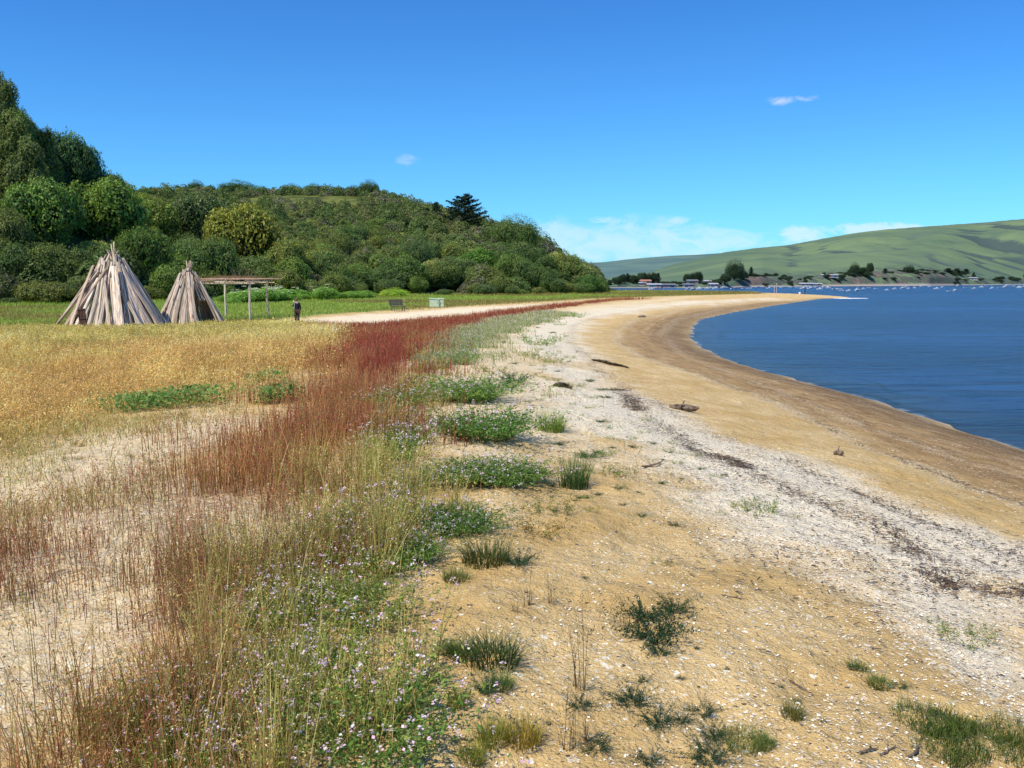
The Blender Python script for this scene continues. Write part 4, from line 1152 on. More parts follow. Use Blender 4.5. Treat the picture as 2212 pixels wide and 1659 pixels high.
# ---------------------------------------------------------------- shells, wrack, twigs
def build_beach_litter():
    r = np.random.default_rng(4)
    x, y = scatter(240000, 2.3, 26, -.3, .72, 1.35, r)
    sd = sdpoly(x, y, Z_SHELL)
    wd = sdpoly(x, y, Z_WET)
    d = sstep(-1.3, .9, sd + (fbm(x * .7, y * .7, 3, 3) - .5) * 3.0) * (.35 + .65 * sstep(.35, .6, fbm(x * 1.7, y * 1.7, 29, 3)))
    d = np.maximum(d, .035 + .16 * sstep(.50, .68, fbm(x * .9, y * .9, 19, 3))) * (1 - .85 * sstep(-.3, .3, wd))
    d = np.maximum(d, .5 * np.exp(-(seg_dist(x, y, L_TIDE, False) / .15) ** 2))
    dry = sstep(.0, 1.2, sdpoly(x, y, L_SHELL_OUT + L_TIDE[::-1]))
    d *= 1 - .85 * dry
    k = r.random(len(x)) < d * .85
    k &= sd_shore(x, y) > .3
    x, y = x[k], y[k]; n = len(x)
    P = np.stack([x, y, ground_z(x, y) + .004], 1)
    N = np.tile([0, 0, 1.], (n, 1)) + r.normal(size=(n, 3)) * .13
    s = (.003 + .0055 * r.random(n) ** 3) * (1 + .03 * y)
    V, Q = leaf_quads(P, N, s, .75, .25, r)
    V = V.reshape(n, 4, 3) + r.normal(size=(n, 4, 3)) * (s * .22)[:, None, None] * np.array([1, 1, .3]); V = V.reshape(-1, 3)
    t = r.random(n)
    c = np.where(t[:, None] < .72, np.array([.98, .90, .70]), np.where(t[:, None] < .91, np.array([.70, .54, .36]), np.array([.26, .21, .19]))) * (.8 + .25 * r.random((n, 1)))
    m, nt, out = new_mat('broken shell'); b = NB(nt)
    b.bsdf(out, b.attr('Col').outputs['Color'], .5, .4)
    o = mesh_np('shell_fragments', V, Q, m, col=np.repeat(c, 4, 0))
    tag(o, 'broken white shell fragments strewn over the sand in a curving band', 'shells', kind='stuff')
    # wrack: dark dry eelgrass strands along the tide lines
    parts = []
    for poly, wdt, n, mul in ((L_WRACK_A, .085, 8500, .42), (L_WRACK_B, .09, 3800, .34), (L_TIDE, .07, 3000, .3), (unproj([(1600, 1060), (1850, 1170), (2050, 1240), (2300, 1330)]), .8, 2500, .3)):
        pl = np.array(poly); seg = np.linalg.norm(np.diff(pl, axis=0), axis=1)
        wts = seg / np.maximum(np.linalg.norm((pl[1:] + pl[:-1]) / 2, axis=1), 3) ** 1.2
        i = r.choice(len(seg), n, p=wts / wts.sum()); t = r.random(n)
        c = pl[i] * (1 - t)[:, None] + pl[i + 1] * t[:, None]
        dist = np.linalg.norm(c, axis=1)
        x = c[:, 0] + r.normal(size=n) * wdt * (1 + dist * .012) + .5 * (fbm(c[:, 0] * .8, c[:, 1] * .8, 5, 2) - .5)
        y = c[:, 1] + r.normal(size=n) * wdt * (1 + dist * .012) + .5 * (fbm(c[:, 0] * .8 + 9, c[:, 1] * .8, 8, 2) - .5)
        keep = (fbm(x * .8, y * .8, 44, 3) > .48) | (r.random(n) < .16)
        keep &= dist < 90
        x, y = x[keep], y[keep]; n = len(x)
        tang = np.arctan2((pl[i + 1] - pl[i])[:, 1], (pl[i + 1] - pl[i])[:, 0])[keep]
        a = tang + r.normal(size=n) * .7
        L = r.uniform(.02, .07, n) * mul * (1 + .012 * y); W = r.uniform(.0015, .0035, n) * (1 + .035 * y)
        z = ground_z(x, y) + .006 + r.random(n) * .012
        dx, dy = np.cos(a), np.sin(a)
        zz = r.normal(size=n) * .006
        V = np.stack([np.stack([x - dx * L + dy * W, y - dy * L - dx * W, z], 1), np.stack([x + dx * L + dy * W, y + dy * L - dx * W, z + np.abs(zz)], 1),
                      np.stack([x + dx * L - dy * W, y + dy * L + dx * W, z + np.abs(zz) + .003], 1), np.stack([x - dx * L - dy * W, y - dy * L + dx * W, z + .003], 1)], 1).reshape(-1, 3)
        C = np.repeat(pal([(.10, .07, .05), (.17, .115, .075), (.24, .17, .11), (.08, .055, .05)], n, r), 4, 0)
        parts.append((V, np.arange(4 * n).reshape(n, 4), C))
    joinm('eelgrass_wrack', parts, M['blade'], 'dark dried eelgrass wrack lying in lines along the beach', 'seaweed')

# ---------------------------------------------------------------- small plants
def herb_mesh(kind, seed):
    """returns (foliage mesh, flower mesh or None), about 1 m across"""
    r = np.random.default_rng(seed); Vs, Qs, Cs = [], [], []; off = 0
    def push(V, Q, C):
        nonlocal off
        Vs.append(V); Qs.append(Q + off); Cs.append(C); off += len(V)
    fl = None
    if kind == 'rocket':
        m = 360 if seed % 3 == 0 else 130
        a = r.uniform(0, 6.283, m); q = np.sqrt(r.random(m)) * .28
        x = q * np.cos(a); y = q * np.sin(a); h = .26 + .24 * r.random(m)
        ln = .25 + 1.3 * r.random(m) * (.4 + q / .28)
        c = pal([(.10, .17, .04), (.15, .22, .06), (.19, .24, .08)], m, r)
        V, Q, C, inf = blades(x, y, np.full(m, -.02), h, .006, ln, c * .8, c, r, 5, az=a + r.normal(size=m) * .5, curl=.3)
        push(V, Q, C)
        k = 13; t = r.uniform(.15, .98, (m, k)); o = (ln * h)[:, None] * t ** 1.3
        P = np.stack([x[:, None] + inf[0][:, None] * o, y[:, None] + inf[1][:, None] * o, h[:, None] * t * (1 - .18 * ln[:, None] * t)], -1).reshape(-1, 3)
        P += r.normal(size=P.shape) * .016
        n = len(P)
        V, Q = leaf_quads(P, rand_dirs(n, r) + np.array([0, 0, .6]), .023 * (.6 + .8 * r.random(n)), .32, .9, r)
        push(V, Q, np.repeat(pal([(.11, .20, .045), (.16, .26, .06), (.22, .31, .08), (.30, .33, .10)], n, r), 4, 0))
        # dry lower leaves
        n = 130; a2 = r.uniform(0, 6.28, n); q2 = np.sqrt(r.random(n)) * .36
        V, Q = leaf_quads(np.stack([q2 * np.cos(a2), q2 * np.sin(a2), r.uniform(.0, .05, n)], 1), np.tile([0, 0, 1.], (n, 1)), .018, .4, .9, r)
        push(V, Q, np.repeat(pal([(.42, .24, .07), (.30, .14, .06), (.45, .34, .10)], n, r), 4, 0))
        kk = r.random(m) < (.22 if seed % 3 == 0 else .42)
        tip = np.stack([x + inf[0] * ln * h, y + inf[1] * ln * h, h * (1 - .18 * ln) + .012], 1)[kk]
        P = np.repeat(tip, 7, 0) + r.normal(size=(len(tip) * 7, 3)) * .013
        n = len(P)
        V, Q = leaf_quads(P, rand_dirs(n, r) + np.array([0, -.3, 1.2]), (.0088 if seed % 3 == 0 else .0115) * (.7 + .6 * r.random(n)), .8, .5, r)
        fl = mesh_np('flowers', V, Q, M['petal'], col=np.repeat(pal([(.82, .58, .72), (.88, .70, .80), (.93, .84, .87), (.72, .46, .62)], n, r, .1), 4, 0), link=False)
    elif kind == 'tuft':
        m = 330
        a = r.uniform(0, 6.283, m); q = np.sqrt(r.random(m)) * .30
        x = q * np.cos(a); y = q * np.sin(a); h = .25 + .35 * r.random(m)
        c = pal([(.11, .165, .035), (.08, .125, .03), (.16, .20, .05), (.22, .24, .07)], m, r)
        V, Q, C, inf = blades(x, y, np.full(m, -.02), h, .012, .1 + .65 * r.random(m), c * .7, c * 1.2, r, 4, az=a + r.normal(size=m) * .7, curl=.7)
        push(V, Q, C)
    elif kind == 'mat':
        m = 900
        a = r.uniform(0, 6.283, m); q = np.sqrt(r.random(m)) * .5 * (.6 + .6 * fbm(np.cos(a) * 1.6 + seed, np.sin(a) * 1.6, 7, 2))
        x = q * np.cos(a); y = q * np.sin(a); h = .09 + .12 * r.random(m)
        c = pal([(.10, .16, .03), (.14, .20, .035), (.20, .25, .05), (.07, .11, .03), (.32, .29, .08)], m, r)
        V, Q, C, inf = blades(x, y, np.full(m, -.02), h, .009, .2 + 1.0 * r.random(m), c * .6, c * 1.2, r, 3)
        push(V, Q, C)
    elif kind == 'sprig':
        m = 46
        a = r.uniform(0, 6.283, m); q = np.sqrt(r.random(m)) * .16
        x = q * np.cos(a); y = q * np.sin(a); h = .13 + .17 * r.random(m)
        ln = .4 + 2.2 * r.random(m)
        c = pal([(.045, .075, .035), (.06, .09, .04), (.10, .07, .035)], m, r)
        V, Q, C, inf = blades(x, y, np.full(m, -.01), h, .010, ln, c * .8, c, r, 5, az=a + r.normal(size=m) * .6, curl=.25)
        push(V, Q, C)
        k = 34; t = r.uniform(.1, 1.0, (m, k)); o = (ln * h)[:, None] * t ** 1.25
        P = np.stack([x[:, None] + inf[0][:, None] * o, y[:, None] + inf[1][:, None] * o, h[:, None] * t * (1 - .18 * ln[:, None] * t)], -1).reshape(-1, 3)
        P += r.normal(size=P.shape) * np.array([.016, .016, .012]); n = len(P)
        V, Q = leaf_quads(P, rand_dirs(n, r) * .7 + np.array([0, 0, .6]), .018 * (.6 + .8 * r.random(n)), .30, .9, r)
        push(V, Q, np.repeat(pal([(.035, .07, .03), (.05, .10, .04), (.07, .12, .055), (.03, .055, .03)], n, r), 4, 0))
    elif kind == 'weed':
        m = 26
        a = r.uniform(0, 6.283, m); q = np.sqrt(r.random(m)) * .30
        x = q * np.cos(a); y = q * np.sin(a); h = .10 + .14 * r.random(m); ln = .3 + 1.6 * r.random(m)
        c = pal([(.16, .20, .06), (.26, .16, .07), (.12, .18, .05)], m, r)
        V, Q, C, inf = blades(x, y, np.full(m, -.01), h, .009, ln, c * .8, c, r, 4, az=a + r.normal(size=m) * .9, curl=.3)
        push(V, Q, C)
        k = 16; t = r.uniform(.1, 1.0, (m, k)); o = (ln * h)[:, None] * t ** 1.3
        P = np.stack([x[:, None] + inf[0][:, None] * o, y[:, None] + inf[1][:, None] * o, h[:, None] * t * (1 - .18 * ln[:, None] * t)], -1).reshape(-1, 3)
        P += r.normal(size=P.shape) * .024; n = len(P)
        V, Q = leaf_quads(P, rand_dirs(n, r), .020 * (.6 + .8 * r.random(n)), .30, .9, r)
        push(V, Q, np.repeat(pal([(.12, .20, .055), (.17, .24, .07), (.24, .25, .08), (.36, .28, .09)], n, r), 4, 0))
    elif kind == 'stalks':
        m = 9
        a = r.uniform(0, 6.283, m); x = r.normal(size=m) * .06; y = r.normal(size=m) * .06; h = .30 + .7 * r.random(m) ** 2
        h[0] = 1.0
        c = pal([(.16, .10, .05), (.12, .075, .04), (.20, .15, .07)], m, r)
        V, Q, C, inf = blades(x, y, np.full(m, -.02), h, .012, .1 + .4 * r.random(m), c, c, r, 6, curl=.5)
        push(V, Q, C)
        V2 = V.copy(); V, Q, C = heads(x, y, np.zeros(m), h, inf, 16, .011, c, r, .45, .006); push(V, Q, C)
        V, Q, C, inf = blades(np.r_[x, x], np.r_[y, y], np.full(2 * m, -.02), .10 + .16 * r.random(2 * m), .010, .5 + 1.2 * r.random(2 * m), np.vstack([c, c]), np.vstack([c, c]) * 1.4, r, 4)
        push(V, Q, C)
    fo = mesh_np('foliage', np.vstack(Vs), np.vstack(Qs), M['herb'], col=np.vstack(Cs), link=False)
    return fo, fl

def build_plants():
    HM = {k: [herb_mesh(k, 99 * i + s) for s in range(3)] for i, k in enumerate(('rocket', 'tuft', 'mat', 'sprig', 'weed', 'stalks'))}
    rr = random.Random(8)
    def plant(kind, u, v, wpx, hs=1.0, tint=(1, 1, 1), name=None, label='', cat='plant', group=None, var=None, pos=None, size=None):
        if pos is None:
            x, y, z = up1(u, v)
            S = wpx / F * y * (1.0 if kind == 'rocket' else 1.22)
        else: x, y, z = pos; S = size
        if kind == 'rocket' and var is None: var = 0 if size is None else rr.choice((1, 2))
        fo, fl = HM[kind][rr.randrange(3) if var is None else var]
        rz = rr.uniform(0, 6.28)
        if kind == 'rocket': hs *= .62 if size is None else (.95 if pos[1] < 9 else .62)
        if kind == 'tuft': hs *= .62
        nat = {'rocket': .95, 'tuft': .75, 'mat': .95, 'sprig': .85, 'weed': .75, 'stalks': .6}[kind]
        S = S / nat
        nm = name or {'rocket': 'sea_rocket', 'tuft': 'grass_tuft', 'mat': 'grass_mat', 'sprig': 'saltbush_sprig', 'weed': 'beach_weed', 'stalks': 'dry_stalks'}[kind]
        if fl is None:
            o = ob(nm, fo); o.location = (x, y, z); o.rotation_euler = (0, 0, rz); o.scale = (S, S, S * hs); o.color = tuple(tint) + (1,)
        else:
            o = empty(nm, (x, y, z), rz, (S, S, S * hs))
            a = ob('foliage', fo, o); a.color = tuple(tint) + (1,); tag(ob('flowers', fl, o), kind='stuff')
        tag(o, label, cat, group)
        return o
    # big flowering mounds, each its own place
    plant('rocket', 1010, 868, 175, 1.15, (1.0, 1.15, .95), label='rounded green mound of lilac sea rocket, second in the row down the beach edge')
    plant('rocket', 985, 860, 110, 1.0, (1.1, 1.15, .95), label='smaller flowering clump hugging the left side of the second mound')
    plant('rocket', 1048, 948, 200, 1.15, (.72, .95, .75), label='broad dark green mound of sea rocket dotted with lilac, left of the yellow-green tuft')
    plant('rocket', 1000, 935, 120, 1.0, (.8, 1.0, .75), label='flowering clump at the left end of the broad dark mound')
    plant('rocket', 1075, 1040, 190, .95, (.78, .92, .75), label='sprawling sea rocket left of the blue-green bush, with bare stems at its right')
    plant('rocket', 1000, 1040, 170, .95, (.85, .95, .75), label='left half of the sprawling sea rocket below the broad mound')
    plant('rocket', 1150, 1035, 80, .9, (1.0, .95, .75), label='thin seedy clump at the right end of the sprawling sea rocket')
    plant('rocket', 990, 1145, 170, 1.1, (.62, .8, .65), label='dark green sea rocket on bare sand, right edge of the thick flowering patch')
    plant('rocket', 910, 1130, 150, 1.1, (.75, .85, .7), label='lilac sea rocket left of the dark one at the right edge of the patch')
    plant('rocket', 880, 1210, 170, .9, (.9, 1.05, .8), label='light green flowering clump at the foot of the dark sea rocket')
    plant('rocket', 800, 1180, 160, .9, (.95, 1.0, .8), label='flowering clump behind the olive stalks in mid picture')
    plant('rocket', 985, 790, 70, .9, (1.2, 1.2, 1), label='small first clump at the head of the row of mounds')
    plant('rocket', 985, 783, 90, .9, (1.2, 1.2, 1), label='pale flowering clump above the second mound')
    plant('rocket', 870, 880, 130, 1.3, (1.1, 1.1, 1), label='tall pale lilac clump beside the red grass')
    plant('rocket', 860, 960, 120, 1.2, (1.1, 1.1, 1), label='pale lilac clump below the tall one beside the red grass')
    # sprawling flowers of the lower left, many alike
    r = np.random.default_rng(66)
    poly = np.array(Z_ROCKET); cnt = 0; P = []
    for t in range(6000):
        x, y = scatter(1, 2.4, 34, -.42, .1, 1.2, r)
        if sdpoly(x, y, Z_ROCKET)[0] < .02 + .01 * y[0]: continue
        dd = .22 + .024 * y[0]
        if any((x[0] - a) ** 2 + (y[0] - b) ** 2 < dd * dd for a, b in P): continue
        P.append((x[0], y[0])); cnt += 1
        g = rr.choice([(.8, .95, .7), (1, 1.1, .85), (1.2, 1.2, .9), (.7, .85, .65), (1.1, 1.0, .75)])
        plant('rocket', 0, 0, 0, rr.uniform(.75, 1.1), g, pos=(float(x[0]), float(y[0]), float(ground_z(x, y)[0])), size=rr.uniform(.30, .55) * (1 + .016 * float(y[0])),
              label='lilac-flowered sea rocket sprawling in the thick patch beside the olive stalks', group='sea rocket in the thick patch')
        if cnt > 105: break
    for t in range(900):
        x, y = scatter(1, 2.4, 9, -.5, -.12, 1.0, r)
        if sdpoly(x, y, Z_STALK)[0] < .1 or rr.random() < .8: continue
        plant('rocket', 0, 0, 0, rr.uniform(.8, 1.2), (1.2, 1.1, .8), pos=(float(x[0]), float(y[0]), float(ground_z(x, y)[0])), size=rr.uniform(.2, .38),
              label='small lilac sea rocket half hidden between brown grass stalks', group='sea rocket among the stalks')
    # named plants on the open sand : kind, u, v(base), width px, height, tint, label
    DK = (.62, .85, .75); BL = (.75, 1.0, 1.35); YG = (1.6, 1.7, 1.0)
    L = [('tuft', 1192, 932, 56, 1.7, YG, 'bright yellow-green grass tuft right of the broad dark mound'),
         ('tuft', 1240, 1048, 66, 2.3, (.6, .85, .95), 'upright blue-green bushy tuft on the sand in mid beach'),
         ('sprig', 1270, 985, 60, .8, (1.3, 1.7, .8), 'low green cushion above the blue-green tuft'),
         ('weed', 1188, 1112, 95, 1.1, (1.1, 1, .8), 'wiry open weed below the blue-green tuft, upper of two'),
         ('weed', 1168, 1153, 100, 1.0, (1.3, .9, .7), 'wiry reddish weed, lower of two below the blue-green tuft'),
         ('tuft', 1050, 1222, 110, 1.0, (.75, .72, .65), 'spiky grass tuft with red base right of the flowering patch'),
         ('tuft', 985, 1255, 60, .8, (1.1, 1.0, .9), 'small pale grass tuft left of the red-based one'),
         ('sprig', 1120, 1228, 80, 1.2, (1.1, 1.2, 1.2), 'loose grey-green sprig right of the red-based grass tuft'),
         ('tuft', 1062, 1440, 130, .9, (.50, .58, .48), 'large dark grass tuft in the centre foreground'),
         ('tuft', 1000, 1430, 70, 1.0, (.8, 1.0, .7), 'green grass tuft leaning on the left of the large dark tuft'),
         ('tuft', 960, 1420, 55, .9, (1.0, 1.0, .7), 'pale thin tuft left beside the green leaning one'),
         ('sprig', 1415, 1385, 140, 1.35, DK, 'big dark blue-green bushy plant on open sand right of centre'),
         ('sprig', 1390, 1345, 100, 1.2, DK, 'upper left lobe of the dark bushy plants on open sand'),
         ('sprig', 1455, 1335, 80, 1.1, DK, 'upper right arm of the dark bushy plants on open sand'),
         ('sprig', 1425, 1420, 60, 1.0, DK, 'drooping lower sprig under the big dark bushy plant'),
         ('stalks', 1250, 1495, 80, 1.9, (1, 1, 1), 'tall brown dry stalks with crossed stems at the foot'),
         ('stalks', 1225, 1620, 80, 1.3, (1.1, 1.1, 1), 'dry brown stalks in front of the tall crossed ones'),
         ('stalks', 1265, 1610, 60, 1.3, (1, 1, 1), 'thin dry stalks right beside the front stalk clump'),
         ('stalks', 1140, 1320, 50, 1.2, (1, 1, 1), 'short leafless stalks on sand above the dark tuft'),
         ('stalks', 1192, 1315, 45, 1.2, (1, 1, 1), 'slender upright stalks right of the short leafless ones'),
         ('stalks', 1112, 1340, 35, 1.0, (1, 1, 1), 'single pair of dry stalks above the large dark tuft'),
         ('sprig', 1365, 1520, 95, 1.1, DK, 'dark pickleweed clump below the big bushy plant, left one'),
         ('sprig', 1420, 1560, 95, .9, DK, 'dark pickleweed trailing right from the left clump'),
         ('sprig', 1475, 1560, 50, .7, DK, 'last small piece of the trailing dark pickleweed'),
         ('sprig', 1390, 1475, 35, .7, DK, 'small dark sprig between the bushy plant and the pickleweed'),
         ('sprig', 1520, 1535, 70, .8, DK, 'thin dark sprig right of the pickleweed clump'),
         ('sprig', 1540, 1585, 75, .9, DK, 'dark low sprig beside the short grass mat at bottom centre right'),
         ('mat', 1610, 1595, 95, 1.1, (.9, 1, .8), 'small dark grass mat near the bottom, right of centre'),
         ('tuft', 1650, 1605, 50, .8, (.8, 1, .7), 'short green tuft at the right end of the small grass mat'),
         ('sprig', 1530, 1640, 110, 1.0, (.75, .95, .85), 'grey-green sprig cut by the bottom edge, right of centre'),
         ('sprig', 1290, 1620, 75, .9, DK, 'dark low sprig beside the front dry stalks'),
         ('sprig', 1400, 1650, 70, .9, DK, 'dark sprig at the bottom edge below the pickleweed'),
         ('sprig', 1250, 1530, 70, .6, DK, 'small dark leafy sprig behind the front dry stalks'),
         ('tuft', 1710, 1560, 50, 1.5, (1.2, .9, .7), 'thin brownish grass tuft alone on the sand at lower right'),
         ('tuft', 1852, 1462, 45, .9, (.75, .9, .6), 'upper small dark tuft in the diagonal line at lower right'),
         ('tuft', 1898, 1492, 50, 1.0, (.9, 1, .6), 'middle tuft in the diagonal line at lower right'),
         ('sprig', 1945, 1500, 40, .7, (1, 1.2, .8), 'lowest little sprig in the diagonal line at lower right'),
         ('mat', 2010, 1575, 140, 1.3, (.58, .70, .5), 'thick dark grass mat in the lower right corner, upper left piece'),
         ('mat', 2050, 1630, 150, 1.2, (.58, .70, .5), 'thick dark grass mat in the lower right corner, lower piece'),
         ('mat', 2085, 1590, 90, 1.0, (.58, .70, .5), 'mid piece of the dark grass mat in the lower right corner'),
         ('mat', 2170, 1600, 130, 1.2, (.58, .70, .5), 'dark grass mat touching the right frame edge near the bottom'),
         ('mat', 2195, 1640, 110, 1.2, (.58, .70, .5), 'bottom right corner piece of the grass mat'),
         ('weed', 2080, 1385, 110, 1.0, (1.0, 1.1, .8), 'green weed with a yellow leaf on the shell band at right'),
         ('weed', 2030, 1350, 50, .9, (1, 1.1, .8), 'small green sprout left of the weed on the shell band'),
         ('weed', 1640, 1108, 85, 1.1, (1, 1.2, .8), 'green weed on the shell band near the middle right'),
         ('weed', 1602, 1095, 50, .9, (1.2, 1.2, .8), 'pale sprout left of the green weed on the shell band'),
         ('weed', 1712, 1115, 30, 1.0, (1.3, 1, .7), 'tiny brownish weed right of the green weed on the shell band'),
         ('weed', 1425, 1215, 50, .8, (1.1, .9, .7), 'tiny yellowish weed alone on the sand right of centre'),
         ('sprig', 1458, 1135, 25, .8, (1.2, 1.1, 1), 'very small grey sprig alone on the sand above the yellowish weed'),
         ('tuft', 1080, 1500, 60, 1.0, (1, 1.2, 1.1), 'leafy blue-green sprout below the large dark tuft'),
         ('sprig', 1050, 1510, 70, 1.6, (1.2, 1.3, 1.1), 'branching leafy sprout below the large dark tuft at left'),
         ('tuft', 992, 1535, 50, 1.4, (1.5, 1.3, .8), 'yellow-green tuft with bent blades in the lower middle'),
         ('tuft', 1065, 1600, 75, 1.5, (1.7, 1.4, .7), 'tall yellow-green grass tuft near the bottom edge'),
         ('tuft', 1020, 1640, 65, 1.4, (1.6, 1.4, .8), 'yellow-green tuft cut by the bottom edge left of the tall one'),
         ('tuft', 1130, 1610, 90, 1.1, (2.4, 1.4, .6), 'orange and green leaning tuft near the bottom edge'),
         ('sprig', 940, 1480, 60, .8, (1, 1.2, 1), 'low green sprig at the right edge of the flowering patch'),
         ('weed', 1305, 980, 50, .8, (1, 1.3, .8), 'low green weed right of the green cushion in mid beach'),
         ('weed', 1310, 1030, 80, .8, (1.1, 1.1, .8), 'scattered little weed right of the blue-green tuft'),
         ('sprig', 1110, 825, 70, 1.0, (1.2, 1.4, .9), 'green clump on the white sand right of the second mound, upper'),
         ('sprig', 1105, 838, 40, 1.0, BL, 'bluish clump on the white sand just below the upper green clump'),
         ('weed', 1165, 745, 90, .8, (1, 1.4, .8), 'flat green plant on the white sand, highest wide one'),
         ('weed', 1155, 772, 70, .8, (1, 1.2, .8), 'flat green plant below the highest wide one'),
         ('weed', 1195, 785, 60, .8, (1, 1.2, .8), 'flat green plant right of and below the highest wide one'),
         ('weed', 1238, 686, 40, .9, (.9, 1.5, .8), 'round green weed far up the white sand'),
         ('weed', 1210, 703, 26, .8, (1, 1.3, .8), 'small weed far up the white sand below the round one'),
         ('weed', 1065, 808, 70, .8, (1.2, 1.1, .8), 'low brownish weed between the white sand and the second mound'),
         ('weed', 1275, 885, 30, .9, (1.2, 1.2, .9), 'pale weed among shells at mid beach'),
         ('weed', 1240, 835, 40, .9, (1.2, 1.2, .9), 'pale grey weed on the shelly sand at mid beach')]
    for k, u, v, w, h, t, lab in L:
        plant(k, u, v, w, h, t, label=lab, cat={'tuft': 'grass tuft', 'mat': 'grass mat', 'stalks': 'dry stalks'}.get(k, 'plant'))
    # many tiny weeds nobody could tell apart
    for i in range(120):
        u = rr.uniform(1060, 1500); v = rr.uniform(690, 1120)
        lo = np.interp(v, [690, 760, 850, 960, 1120], [1120, 1060, 1100, 1160, 1200]); hi = np.interp(v, [690, 760, 850, 960, 1120], [1215, 1215, 1330, 1480, 1760])
        u = rr.uniform(lo, hi)
        plant(rr.choice(['weed', 'weed', 'sprig']), u, v, rr.uniform(9, 30) * (1 if v > 800 else .8), rr.uniform(.6, 1), rr.choice([(1, 1.3, .8), (1.3, 1.2, .8), (.9, 1.1, .8)]),
              name='beach_weed', label='small low weed dotted over the pale shelly sand', group='small weeds on the shelly sand')
    for i in range(34):
        u = rr.uniform(1150, 2100); v = rr.uniform(1180, 1650)
        if u > 1200 + (v - 1180) * 2.2: continue
        plant('sprig', u, v, rr.uniform(10, 26), rr.uniform(.5, 1), DK, name='beach_weed', label='tiny dark sprig scattered on the open golden sand', group='tiny sprigs on golden sand')
    # olive tussocks far along
    for i in range(26):
        u = rr.uniform(20, 480); v = rr.uniform(900, 1080)
        plant('weed', u, v, rr.uniform(20, 45), .8, (1.4, 1.0, .7), name='dry_weed', label='brownish dry weed on pale sand at left', group='dry weeds on the pale sand')
    # yellow leaf
    # twigs on the ground, bottom right
    for (u, v, u2, v2, rad, lab) in [(1858, 1650, 1898, 1640, .004, 'short dark stick, leftmost of the twigs at the bottom right'), (1905, 1652, 1935, 1632, .004, 'dark stick leaning up beside the leftmost twig at the bottom'),
                           (1962, 1655, 1990, 1628, .0045, 'forked-looking stick, rightmost of the bottom twigs'), (1560, 1300, 1610, 1308, .0025, 'thin pale straw lying on the sand near the centre right'),
                           (2100, 1205, 2140, 1225, .004, 'dark twig at the edge of the thick wrack'), (1700, 1475, 1745, 1488, .003, 'thin twig lying near the diagonal line of tufts'),
                           (1390, 1015, 1435, 1002, .01, 'thin dark twig on the white shells in mid beach')]:
        a = up1(u, v); b = up1(u2, v2); mb = MB()
        n = 5; pts = []
        for k in range(n):
            t = k / (n - 1); pts.append((a[0] + (b[0] - a[0]) * t + rr.uniform(-1, 1) * rad * 2, a[1] + (b[1] - a[1]) * t, a[2] + (b[2] - a[2]) * t + rad * 1.2 + rr.uniform(0, rad * 2)))
        mb.tube(pts, [rad, rad * 1.1, rad, rad * .8, rad * .4], 6, .2)
        mb.tube([pts[2], tuple(pts[2][q] + (b[q] - a[q]) * .25 + (.03 if q == 1 else 0) for q in range(3))], [rad * .6, rad * .3], 5)
        tag(mb.build('twig', M['stick']), lab, 'twig')
    # driftwood
    for (u, v, wpx, rad, lab, rz) in [(1478, 889, 64, .055, 'thick dark driftwood log on the edge of the shell band', -.38), (1387, 686, 18, .10, 'small dark driftwood lump far up the dry sand', 0), (1812, 988, 22, .03, 'small dark scrap of driftwood alone on the dry sand', -.1),
                                      ]:
        x, y, z = up1(u, v); L_ = wpx / F * y; mb = MB(); pts = []
        for k in range(8):
            t = k / 7 - .5; pts.append((math.cos(rz) * L_ * t, math.sin(rz) * L_ * t + rr.uniform(-.02, .02), rad * .7 + rr.uniform(-.01, .02)))
        mb.tube(pts, [rad * f for f in (.4, .8, 1.05, .9, 1.1, .85, .7, .3)], 8, .18)
        mb.tube([pts[3], (pts[3][0] + .05, pts[3][1] + .1, pts[3][2] + rad * 1.6)], [rad * .4, rad * .15], 5)
        o = mb.build('driftwood', M['stick']); o.location = (x, y, z)
        tag(o, lab, 'driftwood')
    # heap of wrack
    for (u, v, wpx, n, lab) in [(1318, 789, 70, 420, 'long dark heap of seaweed on the dry sand in mid beach'), (1215, 838, 40, 160, 'small seaweed patch on the white sand near the weeds')]:
        x0, y0, z0 = up1(u, v); L_ = wpx / F * y0; g = np.random.default_rng(3)
        t = g.uniform(-.5, .5, n); x = x0 + t * L_; y = y0 - t * L_ * 1.1 + g.normal(size=n) * .07
        z = ground_z(x, y) + g.random(n) * .07 * (1 - (2 * t) ** 2)
        V, Q = leaf_quads(np.stack([x, y, z], 1), np.tile([0, 0, 1.], (n, 1)), .05, .18, .9, g)
        o = mesh_np('seaweed_heap', V, Q, M['blade'], col=np.repeat(pal([(.07, .05, .035), (.13, .10, .06), (.04, .03, .025)], n, g), 4, 0))
        tag(o, lab, 'seaweed')

